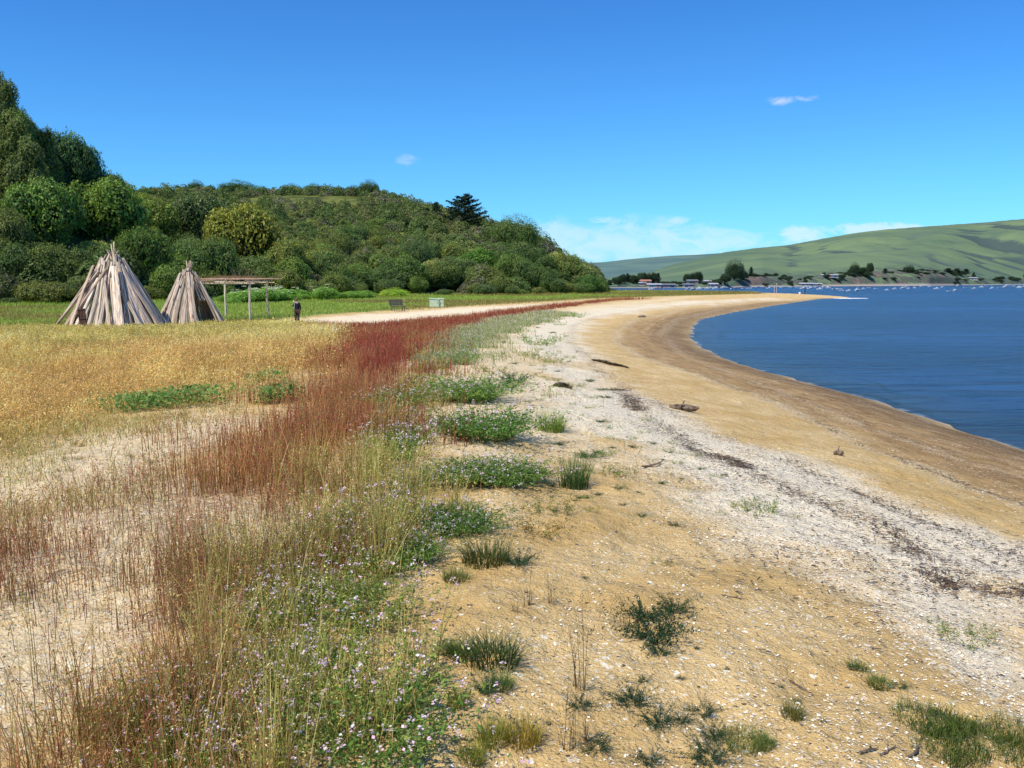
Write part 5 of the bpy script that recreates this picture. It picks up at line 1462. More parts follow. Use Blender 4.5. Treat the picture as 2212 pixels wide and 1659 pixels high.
# ---------------------------------------------------------------- bark huts
def plank(parent, p0, p1, w, th, seed, name='plank', mat=None, tint=(1, 1, 1), taper=.7, out=None, nlen=9):
    """board or split log from foot p0 to head p1, flat side facing out"""
    r = random.Random(seed)
    p0 = Vector(p0); p1 = Vector(p1); d = p1 - p0; L = d.length; d.normalize()
    out = Vector(out) if out else Vector((p0.x, p0.y, 0))
    yax = (out - d * out.dot(d)).normalized(); xax = yax.cross(d).normalized()
    V = []; Fc = []; n = 10
    ph = r.uniform(0, 6); bend = r.uniform(-.5, .5) * w; kn = [r.uniform(.85, 1.15) for _ in range(nlen)]
    prof = [r.uniform(.86, 1.1) for _ in range(n)]
    for i in range(nlen):
        t = i / (nlen - 1)
        ww = w / 2 * (1 - (1 - taper) * t) * kn[i]; tt = th / 2 * (1 - .3 * t)
        cx = bend * math.sin(t * 3.14 + ph * .2); 
        for k in range(n):
            a = 2 * math.pi * k / n
            ca, sa = math.cos(a), math.sin(a)
            sx = math.copysign(abs(ca) ** .6, ca); sy = math.copysign(abs(sa) ** .6, sa)
            top = r.uniform(-.06, .06) if i in (0, nlen - 1) else 0
            V.append((cx + sx * ww * prof[k] * r.uniform(.93, 1.07), sy * tt * prof[(k + 3) % n] * r.uniform(.85, 1.15), L * t + top))
    for i in range(nlen - 1):
        for k in range(n):
            a = i * n + k; b = i * n + (k + 1) % n; Fc.append((a, b, b + n, a + n))
    Fc.append(tuple(range(n))[::-1]); Fc.append(tuple((nlen - 1) * n + k for k in range(n)))
    me = bpy.data.meshes.new(name); me.from_pydata(V, [], Fc); me.update(); me.materials.append(mat or M['wood'])
    o = ob(name, me, parent)
    mt = Matrix((( xax.x, yax.x, d.x, p0.x), (xax.y, yax.y, d.y, p0.y), (xax.z, yax.z, d.z, p0.z), (0, 0, 0, 1)))
    o.matrix_local = mt
    o.color = tuple(tint) + (1,)
    return o

def hut(u, v, depth_add, R, H, label, opening=None, seed=1, extra=None, nring=62, jit=1.0):
    x, y, z = up1(u, v)
    y2 = y + depth_add; x2 = (u - CX) / F * y2; z = float(ground_z(np.array([x2]), np.array([y2]))[0])
    t = empty('bark_hut', (x2, y2, z - .08)); tag(t, label, 'bark hut')
    r = random.Random(seed)
    # two crossing layers of boards
    for lay, (n, dr, hmin, hmax) in enumerate(((nring, 0, .80, .97), (nring // 4, .12, .45, .82))):
        for i in range(n):
            a = 2 * math.pi * (i + r.uniform(-.25, .25)) / n
            if lay and r.random() < .35: continue
            if opening:
                da = (a - opening[0] + math.pi) % (2 * math.pi) - math.pi
                if abs(da) < opening[1]: continue
            f = r.uniform(hmin, hmax)
            if lay == 0 and r.random() < .12: f = r.uniform(.6, .8)
            Rr = R * (1 + dr * .5) + r.uniform(-.08, .22) * jit
            rt = R * (1 - f) * .80 + (.40 if f < .93 else .22) * R / 2.85 + dr * .6 + r.uniform(0, .08)
            sk = r.gauss(0, .10) * jit * (1 if lay == 0 else 2.0)
            a2 = a + sk / max(.2, (1 - f) * 2)
            w = 2 * math.pi * R / nring * r.uniform(.8, 1.25)
            g = r.uniform(.62, 1.28); tint = (g * r.uniform(.97, 1.05), g, g * r.uniform(.92, 1.0))
            plank(t, (math.cos(a) * Rr, math.sin(a) * Rr, 0), (math.cos(a2) * rt, math.sin(a2) * rt, H * f), w, r.uniform(.10, .18), seed * 1000 + lay * 200 + i, tint=tint, taper=r.uniform(.45, .75))
    # poles crossing above the boards
    for i in range(9):
        a = r.uniform(0, 6.28); f = r.uniform(1.0, 1.14)
        b = a + math.pi + r.uniform(-.5, .5)
        top = (math.cos(b) * r.uniform(.12, .38), math.sin(b) * .25, H * f)
        plank(t, (math.cos(a) * R * .55, math.sin(a) * R * .55, H * .45), top, r.uniform(.07, .11), .08, seed * 77 + i, name='pole', tint=(1.25, 1.2, 1.1), taper=.8)
    if extra:
        for k, (p0, p1, w, th, tint) in enumerate(extra):
            plank(t, p0, p1, w, th, seed * 31 + k, tint=tint, taper=.75)
    return t

def build_huts():
    e1 = [((1.55, -2.85, 0), (.52, -.95, 3.75), .52, .10, (1.45, 1.38, 1.25)),      # wide pale board
          ((2.5, -2.2, 0), (.45, -.75, 2.9), .20, .12, (1.2, 1.15, 1.05)),
          ((1.0, -2.95, 0), (.15, -1.5, 2.9), .22, .1, (1.05, 1, .9)),
          ((-1.45, -2.72, 0), (-.80, -.85, 3.8), .26, .12, (1.2, 1.1, 1.0)),
          ((-3.35, -.9, 0), (-1.15, -.75, 3.0), .40, .14, (.95, .88, .8)),
          ((-2.85, -1.9, 0), (-.35, -1.05, 3.5), .30, .14, (.85, .8, .75)),
          ((-2.1, -2.4, 0), (.1, -1.0, 3.6), .27, .14, (.9, .82, .75)),
          ((3.15, -.9, 0), (.45, -.2, 4.0), .30, .14, (.9, .85, .8))]
    hut(252, 714, 3.0, 2.68, 4.65, 'taller bark hut of leaning weathered planks, beside the brown sign', seed=3, extra=e1, nring=66, jit=.75)
    hut(412, 705, 2.1, 2.05, 3.75, 'smaller bark hut with a dark opening on its right side', opening=(-.55, .38), seed=5, nring=54, jit=.35,
        extra=[((1.95, .75, 0), (.35, .2, 3.5), .3, .12, (.8, .75, .7)), ((2.05, .3, 0), (.42, .0, 3.4), .28, .12, (.85, .8, .75)), ((2.1, -.1, 0), (.5, -.1, 3.1), .25, .12, (.9, .85, .8)),
               ((1.2, -1.75, 0), (.3, -.55, 3.3), .3, .12, (1.15, 1.1, 1.0)), ((.95, -1.9, 0), (.2, -.6, 3.45), .26, .12, (1.25, 1.15, 1.05))])

# ---------------------------------------------------------------- shelter, bench, boxes, sign
def build_furniture():
    r = random.Random(17)
    # shelter frame
    def gp(u, Y):
        x = (u - CX) / F * Y; return Vector((x, Y, float(ground_z(np.array([x]), np.array([Y]))[0])))
    Lp, Bp, Ap, Cp = gp(440, 60), gp(543, 60), gp(490, 66.5), gp(582, 66.5)
    t = empty('shelter_frame', tuple((Lp + Cp) / 2)); o = t.location.copy()
    tag(t, 'open shelter of wooden posts and poles with dry brush on top', 'shelter')
    for i, p in enumerate((Lp, Bp, Ap, Cp)):
        hgt = 2.62 if p.y < 62 else 2.72
        plank(t, tuple(p - o - Vector((0, 0, .1))), tuple(p - o + Vector((r.uniform(-.06, .0), 0, hgt))), .17, .17, 300 + i, name='post', tint=(.95, .98, .9), taper=.9, out=(0, -1, .01))
    def beam(a, b, w, seed, name='beam', tint=(1.25, 1.2, 1.05)):
        plank(t, tuple(a - o), tuple(b - o), w, w * .9, seed, name=name, tint=tint, taper=.85, out=(0, -.3, 1))
    up = Vector((0, 0, 2.66)); xx = Vector((1, 0, 0)); yy = Vector((0, 1, 0))
    beam(Lp + up - xx * .7, Bp + up + xx * .35, .13, 401)
    beam(Ap + up + Vector((-.8, 0, .08)), Cp + up + Vector((.5, 0, .04)), .12, 402)
    beam(Lp + up + Vector((0, -.5, .13)), Ap + up + Vector((0, .5, .19)), .1, 403)
    beam(Bp + up + Vector((0, -.5, .13)), Cp + up + Vector((0, .5, .16)), .12, 404)
    for i in range(11):
        f = i / 10
        a = Lp.lerp(Bp, f) + Vector((-.2, -.4, 2.9 + r.uniform(-.03, .05))); b = Ap.lerp(Cp, f) + Vector((.1, .5, 2.98 + r.uniform(-.05, .08)))
        beam(a, b, r.uniform(.05, .08), 410 + i, 'rafter', (1.1, .85, .7))
    for i in range(4):
        a = Lp + Vector((-.9, .6 + i * 1.4, 2.97)); b = Bp + Vector((.9, .7 + i * 1.5, 3.0))
        beam(a, b, .06, 440 + i, 'rafter', (1.2, 1.0, .85))
    # brush: thousands of twig strips in one part
    g = np.random.default_rng(8); n = 1500
    f = g.random(n); q = g.random(n)
    c0 = np.array(Lp)[None] * (1 - f)[:, None] + np.array(Bp)[None] * f[:, None]; c1 = np.array(Ap)[None] * (1 - f)[:, None] + np.array(Cp)[None] * f[:, None]
    P = c0 * (1 - q)[:, None] + c1 * q[:, None] - np.array(o)[None] + np.stack([g.normal(size=n) * .3, g.normal(size=n) * .2, 2.98 + .10 * g.random(n)], 1)
    a = g.uniform(0, 6.28, n)
    col = pal([(.30, .17, .10), (.22, .13, .08), (.38, .27, .16)], n, g)
    V, Q, C, inf = blades(P[:, 0], P[:, 1], P[:, 2], .10 + .28 * g.random(n) ** 2, .018, .6 + 2.6 * g.random(n), col, col, g, 3, az=a, curl=.4)
    b = mesh_np('brush', V, Q, M['blade'], col=C, parent=t)
    mb = MB()
    for k in range(16):
        x0 = Vector((r.uniform(-.6, 1.7), r.uniform(-1.5, 1.5), 3.0)); 
        pts = [x0]; d = Vector((r.uniform(-.5, .5), r.uniform(-.3, .3), 1)).normalized()
        for s in range(4): pts.append(pts[-1] + d * r.uniform(.12, .3)); d = (d + Vector((r.uniform(-.6, .6), 0, r.uniform(-.3, .3)))).normalized()
        mb.tube(pts, [.02, .016, .012, .008, .004], 4)
    mb.tube([Cp - o + Vector((-1.2, -.5, 2.85)), Cp - o + Vector((-.2, -.6, 2.97)), Cp - o + Vector((.6, -.6, 3.12)), Cp - o + Vector((1.2, -.6, 3.35)), Cp - o + Vector((1.7, -.6, 3.62))], [.035, .03, .024, .018, .008], 6)
    for k in range(7):
        s = Cp - o + Vector((.1 + .2 * k, -.6, 3.0 + .07 * k)); mb.tube([s, s + Vector((.25, 0, r.uniform(-.25, .12))), s + Vector((.5, .1, r.uniform(-.3, .1)))], [.012, .008, .004], 4)
    mb.build('dead_branches', M['stick'], t)

    # slatted bench
    x, y, z = up1(858, 673)
    wood = plain('bench wood', (.10, .085, .08), .8, .3, 20)
    steel = plain('bench iron', (.05, .05, .05), .5, .1, 10)
    t = empty('park_bench', (x, y, z), math.radians(38)); tag(t, 'dark slatted park bench on the grass beside the sand clearing', 'bench')
    mb = MB()
    for k in range(4): mb.box((0, -.14 * k + .05, .45), (1.5, .11, .04))
    mb.build('seat', wood, t, bevel=.006)
    mb = MB()
    for k in range(4): mb.box((0, .17 + .035 * k, .58 + .135 * k), (1.5, .03, .11), Matrix.Rotation(-.25, 3, 'X'))
    mb.build('backrest', wood, t, bevel=.006)
    for s in (-1, 1):
        mb = MB(); mb.tube([(s * .55, .0, .44), (s * .55, -.02, .0)], .035, 6); mb.tube([(s * .55, -.38, .43), (s * .55, -.42, .0)], .03, 6)
        mb.tube([(s * .55, -.42, .43), (s * .55, .15, .43), (s * .55, .30, 1.05)], .028, 6); mb.build('leg', steel, t)

    # two pale green storage boxes with tilted lids
    gm = plain('pale green paint', (.50, .62, .42), .5, .08, 3); dk = plain('dark seam', (.12, .14, .1), .8)
    for i, (u, w, lab, ang) in enumerate(((938, .98, 'left pale green bin box with a raised slanting lid', 0), (951, .62, 'right narrower pale green bin box beside the larger one', 1))):
        x, y, z = up1(u, 665)
        y += .25 * i
        t = empty('bin_box', (x + .05 * i, y, z), .10); tag(t, lab, 'bin', 'pale green boxes')
        mb = MB(); mb.box((0, 0, .46), (w, .7, .84)); mb.build('body', gm, t, bevel=.015)
        mb = MB(); mb.box((0, -.02, .93), (w + .08, .8, .05), Matrix.Rotation(.10 * (1 - i), 3, 'Y') @ Matrix.Rotation(.06, 3, 'X')); mb.build('lid', gm, t, bevel=.01)
        mb = MB(); mb.box((0, -.357, .46), (w * .84, .012, .70)); mb.build('door', gm, t, bevel=.008)
        mb = MB(); mb.box((w * .33, -.375, .5), (.03, .02, .14)); mb.build('handle', dk, t)
        for sx in (-1, 1):
            mb = MB(); mb.box((sx * w * .4, 0, .02), (.08, .6, .05)); mb.build('foot', dk, t)

    # brown interpretive sign
    brown = mat_wood('brown sign wood', (.055, .03, .025), (.13, .075, .055), (.11, .05, .035)); pale = plain('pale post', (.5, .42, .3), .9, .2, 9)
    x, y, z = up1(180, 717)
    t = empty('sign_board', (x, y, z), -.15); tag(t, 'small brown wooden sign board at the left foot of the taller hut', 'sign')
    tilt = Matrix.Rotation(-.10, 3, 'Y')
    mb = MB(); mb.box((0, .0, .78), (.46, .05, .98), tilt); mb.build('panel', brown, t, bevel=.01)
    mb = MB()
    for s, dz in ((-.20, 0), (0, .0), (.20, 0)): mb.box(tilt @ Vector((s, -.038, 0)) + Vector((0, 0, .98)), (.03, .026, .52), tilt)
    for dz in (.45, -.07, -.45): mb.box(tilt @ Vector((0, -.045, dz)) + Vector((0, 0, .78)), (.44, .035, .045), tilt)
    mb.build('frame', brown, t, bevel=.005)
    mb = MB(); mb.box((.0, .055, .20), (.12, .055, .62)); mb.build('post', pale, t, bevel=.008)

# ---------------------------------------------------------------- people
def skin_body(name, verts, edges, rads, mat, parent=None, root=0, sub=2):
    me = bpy.data.meshes.new(name); me.from_pydata(verts, edges, []); me.update()
    o = ob(name, me, parent)
    sk = o.modifiers.new('skin', 'SKIN'); sk.use_smooth_shade = True
    lay = me.skin_vertices[0] if me.skin_vertices else None
    if lay is None:
        bpy.context.view_layer.objects.active = o
        o.select_set(True); bpy.ops.mesh.customdata_skin_add(); lay = me.skin_vertices[0]
    for i, rd in enumerate(rads):
        lay.data[i].radius = rd if isinstance(rd, tuple) else (rd, rd); lay.data[i].use_root = (i == root)
    ss = o.modifiers.new('sub', 'SUBSURF'); ss.levels = sub; ss.render_levels = sub
    me.materials.append(mat)
    return o

def build_person():
    skin = plain('skin', (.52, .31, .21), .55, .06, 8)
    blk = plain('black cotton top', (.012, .013, .02), .85, .2, 14)
    m, nt, out = new_mat('patterned trousers'); b = NB(nt)
    vo = b.voro(b.coord(), 17); n = b.noise(b.coord(), 14, 3)
    c = b.mix(b.ramp(n, .52, .6), (.015, .014, .02), (.20, .10, .07)); c = b.mix(b.math('LESS_THAN', vo.outputs['Distance'], .16), c, (.34, .30, .27))
    b.bsdf(out, c, .8, .2)
    trou = m
    hairm = plain('auburn hair', (.17, .075, .04), .6, .3, 20); scarf = plain('pale scarf', (.62, .52, .42), .8, .2, 20)
    x, y, z = up1(643, 703)
    x = (643 - CX) / F * 54.5; y = 54.5; z = float(ground_z(np.array([x]), np.array([y]))[0])
    t = empty('person', (x, y, z), 0); tag(t, 'person seen from behind in black top and patterned trousers, one arm raised', 'person')
    # body faces away (+Y). one continuous surface
    V = [(0, 0, .94), (0, -.005, 1.08), (0, .0, 1.22), (0, -.01, 1.37), (0, 0, 1.45), (0, .01, 1.53), (0, .01, 1.60), (0, .015, 1.67),
         (-.16, 0, 1.38), (-.24, .02, 1.16), (-.27, .15, 1.26), (-.26, .22, 1.36),
         (.16, 0, 1.38), (.21, .02, 1.13), (.20, .12, .95), (.20, .16, .87),
         (-.09, 0, .90), (-.10, .015, .52), (-.10, -.01, .12), (-.10, .05, .05), (-.10, .15, .035),
         (.09, 0, .90), (.075, .02, .52), (.06, -.01, .12), (.06, .05, .05), (.06, .15, .035)]
    E = [(0, 1), (1, 2), (2, 3), (3, 4), (4, 5), (5, 6), (6, 7), (3, 8), (8, 9), (9, 10), (10, 11), (3, 12), (12, 13), (13, 14), (14, 15),
         (0, 16), (16, 17), (17, 18), (18, 19), (19, 20), (0, 21), (21, 22), (22, 23), (23, 24), (24, 25)]
    Rr = [(.15, .11), (.13, .10), (.14, .10), (.13, .09), .055, (.075, .085), (.08, .095), (.06, .07), .058, .045, .036, .028, .058, .045, .036, .028,
          .09, .06, .04, .04, .03, .09, .06, .04, .04, .03]
    body = skin_body('body', V, E, Rr, skin, t)
    # clothing shells on the same bones, slightly thicker
    top_i = [0, 1, 2, 3, 8, 9, 10, 12, 13, 14]; mp = {k: i for i, k in enumerate(top_i)}
    Vt = [V[k] for k in top_i]; Vt[0] = (0, 0, .90)
    Et = [(mp[a], mp[b_]) for a, b_ in E if a in mp and b_ in mp]
    Rt = [(.185, .14), (.165, .125), (.17, .125), (.15, .105), .075, .062, .05, .075, .062, .05]
    skin_body('jacket', Vt, Et, Rt, blk, t)
    tr_i = [0, 16, 17, 18, 21, 22, 23]; mp = {k: i for i, k in enumerate(tr_i)}
    Vt = [V[k] for k in tr_i]; Et = [(mp[a], mp[b_]) for a, b_ in E if a in mp and b_ in mp]
    skin_body('trousers', Vt, Et, [(.17, .13), .115, .085, .075, .115, .085, .075], trou, t)
    for s, xx in ((-1, -.10), (1, .06)):
        skin_body('shoe', [(xx, -.02, .06), (xx, .08, .05), (xx, .19, .035)], [(0, 1), (1, 2)], [.05, .05, .035], blk, t, sub=1)
    skin_body('hair', [(0, -.035, 1.50), (0, -.03, 1.60), (0, -.01, 1.69), (0, -.05, 1.73)], [(0, 1), (1, 2), (2, 3)], [(.06, .05), (.095, .085), (.09, .095), (.045, .045)], hairm, t)
    skin_body('scarf', [(-.05, -.05, 1.46), (.04, -.07, 1.44), (.06, -.11, 1.36)], [(0, 1), (1, 2)], [.03, .028, .02], scarf, t, sub=1)
    # hands with separate fingers
    for (hx, hy, hz, dirv) in ((-.26, .24, 1.40, (0, .25, 1)), (.20, .165, .845, (0, .2, -1))):
        d = Vector(dirv).normalized(); sd_ = Vector((1, 0, 0)); p0 = Vector((hx, hy, hz))
        vs = [tuple(p0), tuple(p0 + d * .07)]; es = [(0, 1)]; rs = [(.026, .014), (.036, .014)]
        for k, (o_, L_) in enumerate(((-.028, .062), (-.009, .075), (.010, .070), (.028, .055))):
            b0 = p0 + d * .085 + sd_ * o_; i0 = len(vs)
            vs += [tuple(b0), tuple(b0 + d * L_ * .5 + Vector((0, .012, 0))), tuple(b0 + d * L_ + Vector((0, .035, 0)))]
            es += [(1, i0), (i0, i0 + 1), (i0 + 1, i0 + 2)]; rs += [.009, .0085, .0075]
        i0 = len(vs); vs += [tuple(p0 + sd_ * .035 + d * .035), tuple(p0 + sd_ * .052 + d * .07)]; es += [(0, i0), (i0, i0 + 1)]; rs += [.011, .009]
        skin_body('hand', vs, es, rs, skin, t, sub=1)
    # light strap on the left shoulder
    mb = MB(); mb.tube([(-.13, -.13, 1.42), (-.125, -.16, 1.3), (-.13, -.155, 1.12)], .012, 6); mb.build('strap', plain('white strap', (.7, .72, .75), .7), t)
    # small round face: nose and ears, for side views
    mb = MB(); mb.tube([(0, .095, 1.60), (0, .125, 1.575), (0, .10, 1.565)], [.008, .014, .010], 6)
    for s in (-1, 1): mb.tube([(s * .082, .01, 1.575), (s * .095, .0, 1.60), (s * .084, .005, 1.625)], [.008, .012, .008], 6)
    mb.build('face', skin, t, smooth=True)
    # cup held up
    mb = MB(); mb.tube([(x - .26, y + .27, z + 1.43), (x - .26, y + .27, z + 1.50), (x - .26, y + .27, z + 1.55)], [.032, .036, .04], 10)
    tag(mb.build('cup', plain('white cup', (.8, .78, .72), .5), smooth=False), 'pale cup held up in the raised hand of the person', 'cup')

    # walker on the spit
    sx, sy = (1735 - CX) / F * 187, 187.0; sz = float(ground_z(np.array([sx]), np.array([sy]))[0])
    t2 = empty('person', (sx, sy, sz), 1.2); tag(t2, 'tiny dark standing person at the far end of the sand spit', 'person')
    V2 = [(0, 0, .92), (0, 0, 1.15), (0, 0, 1.38), (0, 0, 1.48), (0, .01, 1.6), (0, .01, 1.68), (-.17, 0, 1.36), (-.22, .03, 1.1), (-.22, .1, .86), (.17, 0, 1.36), (.22, .0, 1.1), (.22, .05, .86),
          (-.1, 0, .88), (-.12, 0, .48), (-.13, 0, .06), (-.13, .14, .04), (.1, 0, .88), (.12, .05, .48), (.13, .0, .06), (.13, .14, .04)]
    E2 = [(0, 1), (1, 2), (2, 3), (3, 4), (4, 5), (2, 6), (6, 7), (7, 8), (2, 9), (9, 10), (10, 11), (0, 12), (12, 13), (13, 14), (14, 15), (0, 16), (16, 17), (17, 18), (18, 19)]
    skin_body('body', V2, E2, [(.16, .12), (.15, .11), (.15, .1), .06, .09, .08, .07, .055, .04, .07, .055, .04, .1, .07, .05, .04, .1, .07, .05, .04], blk, t2, sub=1)
    skin_body('head', [(0, .01, 1.56), (0, .01, 1.7)], [(0, 1)], [.085, .08], skin, t2, sub=1)
    # white bucket beside the walker, marker post
    mb = MB(); bx_, by_ = (1724 - CX) / F * 185, 185.0; bz = float(ground_z(np.array([bx_]), np.array([by_]))[0])
    mb.tube([(0, 0, 0), (0, 0, .1), (0, 0, .45)], [.2, .22, .26], 12); o = mb.build('bucket', plain('white plastic', (.8, .8, .78), .5)); o.location = (bx_, by_, bz)
    tag(o, 'white bucket on the sand left of the tiny standing person', 'bucket')
    for u, hgt, lab in ((1674, 2.4, 'thin pale marker pole at the end of the grassy spit'), (1669, 1.5, 'shorter pole left of the marker pole on the spit')):
        Y = 196.; xx = (u - CX) / F * Y; zz = float(ground_z(np.array([xx]), np.array([Y]))[0]); mb = MB()
        mb.tube([(0, 0, -.2), (0, 0, hgt)], [.07, .05], 6); mb.box((0, 0, hgt - .15), (.3, .05, .2)); o = mb.build('marker_pole', plain('pole paint', (.5, .4, .35), .7)); o.location = (xx, Y, zz)
        tag(o, lab, 'pole')

# ---------------------------------------------------------------- far shore: trees, houses, boats
def build_far_things():
    r = random.Random(31)
    def fpos(u, dD=0):
        D = float(far_D0(u)) + dD; return (u - CX) / F * D, D, float(far_z(np.array([float(u)]), np.array([D]))[0])
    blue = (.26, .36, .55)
    def ft(u, dD, wpx, hpx, kind='round', label='', group=None):
        x, y, z = fpos(u, dD); R = wpx / 2 / F * y; Hm = hpx / F * y
        nat = {'round': 1.25, 'tall': 2.3, 'dome': 1.1, 'brush': 1.0, 'fir': 2.05}[kind]
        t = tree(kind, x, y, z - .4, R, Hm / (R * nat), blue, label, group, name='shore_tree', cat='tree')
    for u, d, w, h, k, lab in [(1583, 20, 42, 40, 'dome', 'largest dark tree on the far shore, a tall rounded mass'), (1562, 10, 30, 24, 'round', 'dark tree leaning on the left of the largest far tree'),
                               (1603, 14, 24, 20, 'round', 'dark tree just right of the largest far tree'), (1618, 18, 14, 26, 'fir', 'pointed dark tree right of the largest far tree'),
                               (1545, 8, 26, 14, 'round', 'low dark tree at the left foot of the largest far tree'),
                               (1482, 30, 20, 24, 'round', 'left tree of the far group of three tall rounded trees'), (1497, 32, 22, 27, 'round', 'middle tree of the far group of three tall rounded trees'), (1507, 30, 20, 28, 'round', 'right tree of the far group of three tall rounded trees'),
                               (1840, 22, 24, 26, 'dome', 'slanted dark tree on the orange bluff, leftmost tall one'), (1858, 20, 28, 20, 'round', 'wide dark tree in the middle of the bluff group'), (1873, 22, 18, 28, 'round', 'tallest right tree of the bluff group'),
                               (1866, 16, 30, 14, 'round', 'low dark mass under the bluff group'), (1905, 24, 14, 14, 'fir', 'small pointed tree right of the bluff group'), (1955, 30, 24, 15, 'dome', 'rounded bush beside the mast on the bluff'),
                               (1780, 14, 16, 10, 'round', 'dark tree left of the long white house'), (1812, 14, 18, 10, 'round', 'dark tree right of the long white house'),
                               (2040, 60, 22, 12, 'fir', 'leftmost dark pine of the row at far right'), (2058, 60, 24, 15, 'fir', 'middle dark pine of the row at far right'), (2078, 60, 22, 16, 'fir', 'rightmost dark pine of the row at far right'), (2068, 58, 24, 12, 'round', 'rounded dark tree within the far right pine row'),
                               (2048, 58, 26, 9, 'round', 'low dark bush under the far right pine row'), (2095, 50, 11, 15, 'tall', 'thin dark tree behind the white building at far right'), (2209, 50, 14, 30, 'tall', 'dark tree cut by the right frame edge on the far shore'),
                               (1334, 20, 20, 18, 'round', 'separate dark tree left of the long dark wood')]:
        ft(u, d, w, h, k, lab)
    u = 1318
    while u < 1420:
        ft(u + r.uniform(-2, 2), r.uniform(10, 30), r.uniform(13, 20), r.uniform(20, 27) * (1 if u > 1335 else .6), r.choice(['round', 'tall', 'round', 'fir']), 'dark tree in the long dark wood on the far shore left', 'long dark wood on the far shore')
        u += r.uniform(5, 8)
    for i in range(110):
        u = r.choice([r.uniform(1300, 1560), r.uniform(1415, 1560), r.uniform(1600, 1980), r.uniform(1640, 1850), r.uniform(1980, 2212)])
        ft(u, r.uniform(4, 60), r.uniform(7, 20), r.uniform(3, 9), 'brush', 'low dark shrub on the slope along the far shore', 'low shrubs on the far shore')
    # houses
    white = plain('white wall', (.42, .42, .40), .7, .05, 1); grey = plain('grey wall', (.32, .34, .36), .8, .1, 1); redr = plain('red roof', (.45, .2, .14), .8, .1, 1)
    dkr = plain('dark roof', (.16, .17, .19), .8, .1, 1); wr = plain('white roof', (.42, .44, .45), .5, .05, 1); glass = plain('window glass', (.05, .07, .1), .2, .1, 1)
    def house(u, dD, w, d, h, wall, roof, label, rz=0, stories=1, cat='house'):
        w *= .45; h *= .62; d *= .6; x, y, z = fpos(u, dD); t = empty('house', (x, y, z - .3), rz); tag(t, label, cat)
        mb = MB(); mb.box((0, 0, h / 2), (w, d, h)); mb.build('wall', wall, t)
        rh = min(d, 8) * .16; mb = MB(); e = .5
        mb.add([(-w / 2 - e, -d / 2 - e, h + .02), (w / 2 + e, -d / 2 - e, h + .02), (w / 2 + e, d / 2 + e, h + .02), (-w / 2 - e, d / 2 + e, h + .02), (-w / 2 - e * .5, 0, h + rh), (w / 2 + e * .5, 0, h + rh)],
               [(0, 1, 5, 4), (2, 3, 4, 5), (0, 4, 3), (1, 2, 5), (3, 2, 1, 0)])
        mb.build('roof', roof, t)
        n = max(2, int(w / 3))
        for k in range(n):
            xx = -w / 2 + (k + .5) * w / n
            if k == n // 2:
                mb = MB(); mb.box((xx, -d / 2 - .03, 1.05), (.95, .06, 2.1)); mb.build('door', redr, t)
            else:
                mb = MB(); mb.box((xx, -d / 2 - .03, h * .55), (w / n * .5, .06, h * .34)); mb.build('window', glass, t)
    house(1392, 14, 11, 8, 3.0, white, redr, 'white house with reddish roof before the long dark wood')
    house(1385, 10, 6, 5, 2.4, white, wr, 'small white shed left of the reddish-roofed house')
    house(1411, 3, 14, 7, 3.0, white, wr, 'white waterside house, leftmost on the far waterline', stories=1)
    house(1434, 3, 22, 8, 2.8, grey, dkr, 'long grey waterside building with a dark roof')
    house(1484, 3, 12, 7, 3.0, white, dkr, 'white waterside house right of the long grey building')
    house(1492, 26, 12, 9, 3.2, grey, dkr, 'grey house under the three tall rounded trees')
    house(1525, 40, 8, 6, 2.4, grey, wr, 'small pale-roofed cabin left of the largest far tree')
    house(1538, 4, 9, 7, 3.0, grey, wr, 'white-roofed boathouse left of the largest far tree at the water')
    house(1786, 16, 24, 7, 3.0, grey, wr, 'long low white house on top of the orange bluff')
    house(1737, 2, 20, 7, 3.0, white, wr, 'left white boatyard building on the far waterline')
    house(1756, 2, 18, 7, 2.6, white, wr, 'right white boatyard building on the far waterline')
    house(2094, 24, 14, 7, 4.0, white, wr, 'white building by the beach at far right')
    # mast
    x, y, z = fpos(1949, 26); mb = MB(); mb.tube([(0, 0, 0), (0, 0, 9)], [.12, .07], 6); mb.box((0, 0, 8.2), (1.6, .1, .1)); o = mb.build('utility_pole', M['stick']); o.location = (x, y, z); tag(o, 'thin utility pole standing on the orange bluff', 'pole')
    # boats
    hull_m = plain('boat hull white', (.66, .68, .70), .4, .04, 2); cab_m = plain('boat cabin', (.6, .64, .68), .4, .05, 2); mast_m = plain('mast', (.75, .75, .75), .4)
    mb = MB()
    secs = [(-.5, .15, .0), (-.2, .2, 0), (.15, .19, 0), (.38, .11, .02), (.52, .015, .05)]
    V = []
    for (px, wv, rz_) in secs: V += [(px, -wv, .16 + rz_), (px * .94, -wv * .55, -.06), (px * .94, wv * .55, -.06), (px, wv, .16 + rz_)]
    Fq = []
    for i in range(4):
        for k in range(3): Fq.append((i * 4 + k, i * 4 + k + 1, (i + 1) * 4 + k + 1, (i + 1) * 4 + k))
        Fq.append((i * 4 + 3, i * 4, (i + 1) * 4, (i + 1) * 4 + 3))
    Fq += [(0, 3, 2, 1), (16, 17, 18, 19)]
    me_h = bpy.data.meshes.new('hull'); me_h.from_pydata(V, [], Fq); me_h.update(); me_h.materials.append(hull_m)
    mb = MB(); mb.box((-.05, 0, .24), (.34, .24, .17)); mb.box((-.05, 0, .34), (.40, .27, .03)); oc = mb.build('cabin', cab_m); me_c = oc.data; bpy.data.objects.remove(oc)
    mb = MB(); mb.tube([(.05, 0, .16), (.05, 0, 1.25)], [.012, .007], 5); mb.tube([(.05, 0, .36), (-.42, 0, .38)], [.01, .01], 5); om = mb.build('mast', mast_m); me_m = om.data; bpy.data.objects.remove(om)
